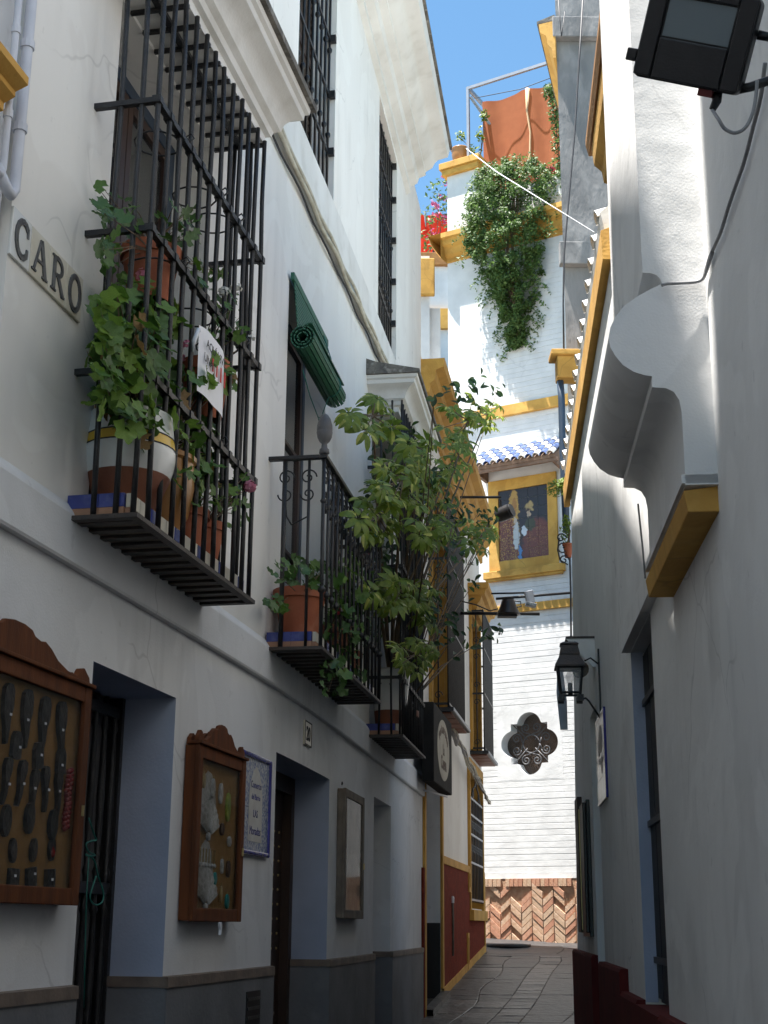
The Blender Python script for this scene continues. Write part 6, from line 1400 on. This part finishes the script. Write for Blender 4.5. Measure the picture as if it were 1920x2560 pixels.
# --- umbrella plant and fig in the far cage
c = Lc(11.32, 3.11, .15); us = thing('umbrella_plant', 'big variegated umbrella plant bursting out of the far balcony cage', 'plant', c)
for z0, z1, mn, nm in ((0, .30, 'terracotta_dark', 'pot_base'), (.30, 1.0, 'glaze_white', 'pot_wall')):
    MB().lathe([(.16*(.72+.30*lerp(z0, z1, q/6)), .46*lerp(z0, z1, q/6)) for q in range(7)]+([(.175, .47), (.15, .47), (.145, .42), (.001, .42)] if z1 == 1 else []), c, 26, False).build(nm, mn, us, smooth='auto', world=True)
for k in range(12):
    a = k*.5236; p = c+Vector((.154*math.cos(a), .154*math.sin(a), .34)); flower(us, p, .014, 'ink', 6, 'pot_motif')
root = c+Vector((0, 0, .42)); W_ = []
def whs(u, v, ru, rv, n, o0, o1, size=(.08, .135), ms=WHL, jit=.35):
    out = []
    for uu, vv in ell_pts(u, v, ru, rv, n):
        p = Lw(uu, vv, rp.uniform(o0, o1)); leaf(us, rp.choice(ms), p, rp.uniform(*size), Vector((.45, -.55, .8)), jit); out.append(p)
    return out
branches = []
for args in ((935, 1040, 66, 48, 17, .20, .45), (1005, 1190, 65, 80, 32, .3, .6), (1080, 1240, 60, 70, 22, .35, .6), (950, 1285, 60, 65, 24, .25, .45), (1170, 1050, 65, 70, 24, .45, .85), (1215, 1030, 40, 45, 14, .55, .9), (1150, 1150, 55, 50, 15, .45, .75), (1000, 1480, 70, 55, 24, .28, .5), (1070, 1515, 45, 45, 11, .3, .55), (1200, 1340, 46, 42, 18, .55, .85), (1040, 1640, 55, 40, 16, .3, .5), (1080, 1330, 55, 45, 20, .35, .6), (1060, 1130, 60, 50, 15, .3, .6)):
    pts = whs(*args); ctr = sum(pts, Vector())/len(pts); branches.append(ctr)
    for p in pts[::2]: MB().tube([ctr, p], [.006, .003], 5).build('stem', 'twig', us, smooth=True, world=True)
for b_ in branches:
    mid = root.lerp(b_, .55)+Vector((rp.uniform(-.08, .02), rp.uniform(-.1, .1), .05)); MB().tube([root, root.lerp(mid, .5)+Vector((0, rp.uniform(-.05, .05), .02)), mid, b_], [.017, .015, .012, .007], 6).build('branch', 'twig', us, smooth=True, world=True)
c2_ = Lc(12.05, 3.11, .16); fg = thing('weeping_fig', 'dark weeping fig trailing over the far bars of the balcony cage', 'plant', c2_); pot(fg, c2_, .13, .25, 'terracotta_dark'); tips = []
for (u, v, ru, rv, n, o0, o1) in ((1120, 985, 70, 28, 22, .5, .8), (1195, 950, 30, 28, 12, .7, .95), (1245, 975, 20, 22, 6, .8, 1.0), (1060, 1140, 90, 90, 50, .2, .45), (1110, 1240, 50, 80, 46, .35, .6), (1180, 1300, 50, 40, 34, .5, .75), (1225, 1290, 20, 30, 10, .6, .85), (1140, 1400, 40, 60, 24, .35, .6), (1180, 1440, 25, 60, 12, .5, .75), (1100, 1550, 40, 60, 20, .35, .6), (1150, 1560, 40, 40, 10, .5, .7), (1235, 1580, 22, 25, 12, .75, .95), (1190, 1590, 20, 30, 6, .6, .8), (1130, 1620, 40, 30, 10, .4, .6), (1010, 1420, 60, 60, 24, .1, .35)):
    for uu, vv in ell_pts(u, v, ru, rv, n):
        p = Lw(uu, vv, rp.uniform(o0, o1)); o = leaf(fg, FLF[0 if rp.random() < .7 else 1], p, rp.uniform(.034, .052), Vector((.6, -.6, .3)), .55); tips.append(p)
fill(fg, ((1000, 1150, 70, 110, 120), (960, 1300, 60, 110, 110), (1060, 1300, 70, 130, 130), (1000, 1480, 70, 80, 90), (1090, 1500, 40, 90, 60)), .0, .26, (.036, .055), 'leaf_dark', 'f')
tr = c2_+Vector((0, 0, .25))
for k in range(26):
    t = tips[rp.randrange(len(tips))]; mid = tr.lerp(t, .5)+Vector((rp.uniform(-.1, .1), rp.uniform(-.15, .15), rp.uniform(.05, .25))); MB().tube([tr, mid, t], [.009, .006, .003], 5).build('branch', 'twig', fg, smooth=True, world=True)
# --- small leaf clouds (too small to pick apart): one mesh each
def cloud(name_, parent, pts, size, mn, up=Vector((-.3, -.6, .7)), jit=.6):
    m = MB()
    for p in pts:
        n = (up+Vector((rp.gauss(0, jit), rp.gauss(0, jit), rp.gauss(0, jit)))).normalized(); a = n.orthogonal().normalized(); a = Matrix.Rotation(rp.uniform(0, 6.28), 3, n) @ a; b = n.cross(a); s = size*rp.uniform(.6, 1.25)
        i = len(m.v); m.v += [tuple(p-a*s), tuple(p+b*s*.5+n*s*.12), tuple(p+a*s*1.1), tuple(p-b*s*.5+n*s*.12)]; m.f.append((i, i+1, i+2, i+3)); m.m.append(0)
    o = m.build(name_, mn, parent, world=True, fix=False); o['kind'] = 'stuff'; return o
vn = onwall('hanging_vine', 'dense green vine cascading from the roof terrace down the white brick wall', 'vine', FF, 14.3, .8, .3)
def vine_bounds(t):                                    # t 0 at top .. 1 at tip: centre and half width in metres along wall, bulge
    pts = [(0, .80, .62, .35), (.12, .82, .76, .66), (.28, .78, .84, .80), (.42, .74, .78, .78), (.55, .80, .62, .66), (.68, .84, .48, .50), (.82, .85, .32, .34), (.93, .84, .18, .20), (1, .80, .07, .10)]
    for a, b in zip(pts, pts[1:]):
        if t <= b[0]:
            q = (t-a[0])/(b[0]-a[0]); return tuple(lerp(a[i], b[i], q) for i in (1, 2, 3))
    return pts[-1][1:]
P = []; clumps = []
for k in range(420):
    t = rp.random()**1.15; cc, hw, bu = vine_bounds(t); y = cc+hw*rp.uniform(-1, 1); x = bu*rp.uniform(.2, 1)*math.sqrt(max(.05, 1-((y-cc)/hw)**2*.8)); clumps.append((Vector((x, y, 15.35-t*3.68)), rp.uniform(.07, .17)*(1.15-.5*t)))
for k in range(24000):
    c0, r0 = clumps[rp.randrange(len(clumps))]; d = Vector((rp.gauss(0, 1), rp.gauss(0, 1), rp.gauss(0, 1))).normalized()*r0*rp.random()**.4; q = c0+d; q.x = max(.03, q.x); P.append(FF.w(q.x, q.y, q.z))
for k in range(60):                                    # stray shoots outside the mass
    t = rp.random(); cc, hw, bu = vine_bounds(t); sd = rp.choice((-1, 1)); y = cc+sd*hw; x = bu*rp.uniform(.1, .6); z = 15.35-t*3.68
    for q in range(16): P.append(FF.w(max(.02, x+rp.gauss(0, .02)), y+sd*q*.014*rp.uniform(.6, 1.2), z-q*.018+rp.gauss(0, .015)))
cloud('foliage', vn, P, .036, 'leaf_vine')
for k in range(14):
    y = .8+rp.uniform(-.25, .25); MB().tube([FF.w(.15, y, 15.2), FF.w(.3, y+rp.uniform(-.1, .1), 14.3), FF.w(.2, .82+rp.uniform(-.1, .1), 13), FF.w(.08, .82+rp.uniform(-.06, .06), 11.9)], [.014, .012, .009, .003], 5).build('stem', 'twig', vn, smooth=True, world=True)
def bush(name_, label, cat, fr, blobs, size, mn, n, base, fl=None, flsize=.03, flm='petal_red'):
    t = thing(name_, label, cat, base); P = []
    for k in range(n):
        b = blobs[rp.randrange(len(blobs))]; d = Vector((rp.gauss(0, 1), rp.gauss(0, 1), rp.gauss(0, 1))).normalized()*rp.random()**.45; P.append(fr(b[0]+d.x*b[3], b[1]+d.y*b[4], b[2]+d.z*b[5]))
    cloud('foliage', t, P, size, mn)
    for b in blobs: MB().tube([Vector(base), Vector(base).lerp(fr(*b[:3]), .5)+Vector((.03, 0, .05)), fr(*b[:3])], [.012, .009, .004], 5).build('stem', 'twig', t, smooth=True, world=True)
    if fl:
        for k in range(fl):
            b = blobs[rp.randrange(len(blobs))]; d = Vector((rp.gauss(0, 1), rp.gauss(0, 1), rp.gauss(0, 1))).normalized(); flower(t, fr(b[0]+abs(d.x)*b[3], b[1]+d.y*b[4], b[2]+d.z*b[5]), flsize, flm, 9)
    return t
def Fr_(x, y, z): return FF.w(x, y, z)
bush('terrace_shrub', 'tall leafy climber beside the orange curtain at the right of the terrace', 'shrub', Fr_, [(-.3, 1.62, 15.2, .2, .22, .35), (-.3, 1.66, 15.9, .2, .2, .4), (-.3, 1.62, 16.5, .2, .18, .35), (-.3, 1.50, 16.95, .2, .15, .2), (-.1, 1.75, 14.9, .2, .2, .2)], .045, 'leaf_vine', 1300, FF.w(-.3, 1.65, 14.9))
bush('terrace_shrub', 'thin twiggy shrub around the pergola post', 'shrub', Fr_, [(-.25, -.12, 16.1, .15, .16, .2), (-.25, .02, 16.45, .12, .10, .2), (-.25, -.45, 16.55, .1, .12, .14), (-.25, .1, 16.85, .1, .08, .15)], .05, 'leaf_bright', 190, FF.w(-.25, -.02, 15.84), None)
bush('terrace_shrub', 'red flowering plants along the terrace parapet behind the vine', 'shrub', Fr_, [(-.1, .35, 15.1, .15, .15, .12), (-.1, .9, 15.2, .15, .3, .12), (-.05, 1.45, 15.05, .12, .2, .18)], .04, 'leaf_vine', 420, FF.w(-.12, .9, 14.95), 34, .045, 'petal_red')
def Bk(x, y, z): return Vector((x, y, z))
q = bx(1088, 560)
bush('bougainvillea', 'magenta bougainvillea over the red canvas in the gap beside the tower', 'shrub', Bk, [(q.x-.15, 30.1, q.z+.1, .35, .3, .5), (q.x+.2, 30.1, q.z+.45, .3, .3, .4), (q.x+.1, 30.1, q.z+.95, .4, .3, .35), (q.x-.1, 30.1, q.z-.45, .3, .2, .25), (q.x+.3, 29.95, q.z-.2, .15, .2, .5)], .06, 'leaf_vine', 330, bx(1085, 655), 46, .075, 'petal_magenta')
q2 = at(1392, 1222, 12.5)
bush('potted_flowers', 'yellow green flowering plant at the end of the right house', 'potted plant', Bk, [(q2.x, 12.5, q2.z, .10, .1, .09), (q2.x+.06, 12.5, q2.z+.05, .06, .06, .06)], .022, 'leaf_bright', 260, (q2.x+.12, 12.55, q2.z-.15))
q3 = at(1412, 1320, 12.6)
bush('potted_flowers', 'small bright plant in the curled iron flower bracket', 'potted plant', Bk, [(q3.x, 12.6, q3.z-.05, .05, .06, .12), (q3.x+.02, 12.6, q3.z+.05, .04, .05, .08)], .02, 'leaf_bright', 150, at(1418, 1372, 12.6))
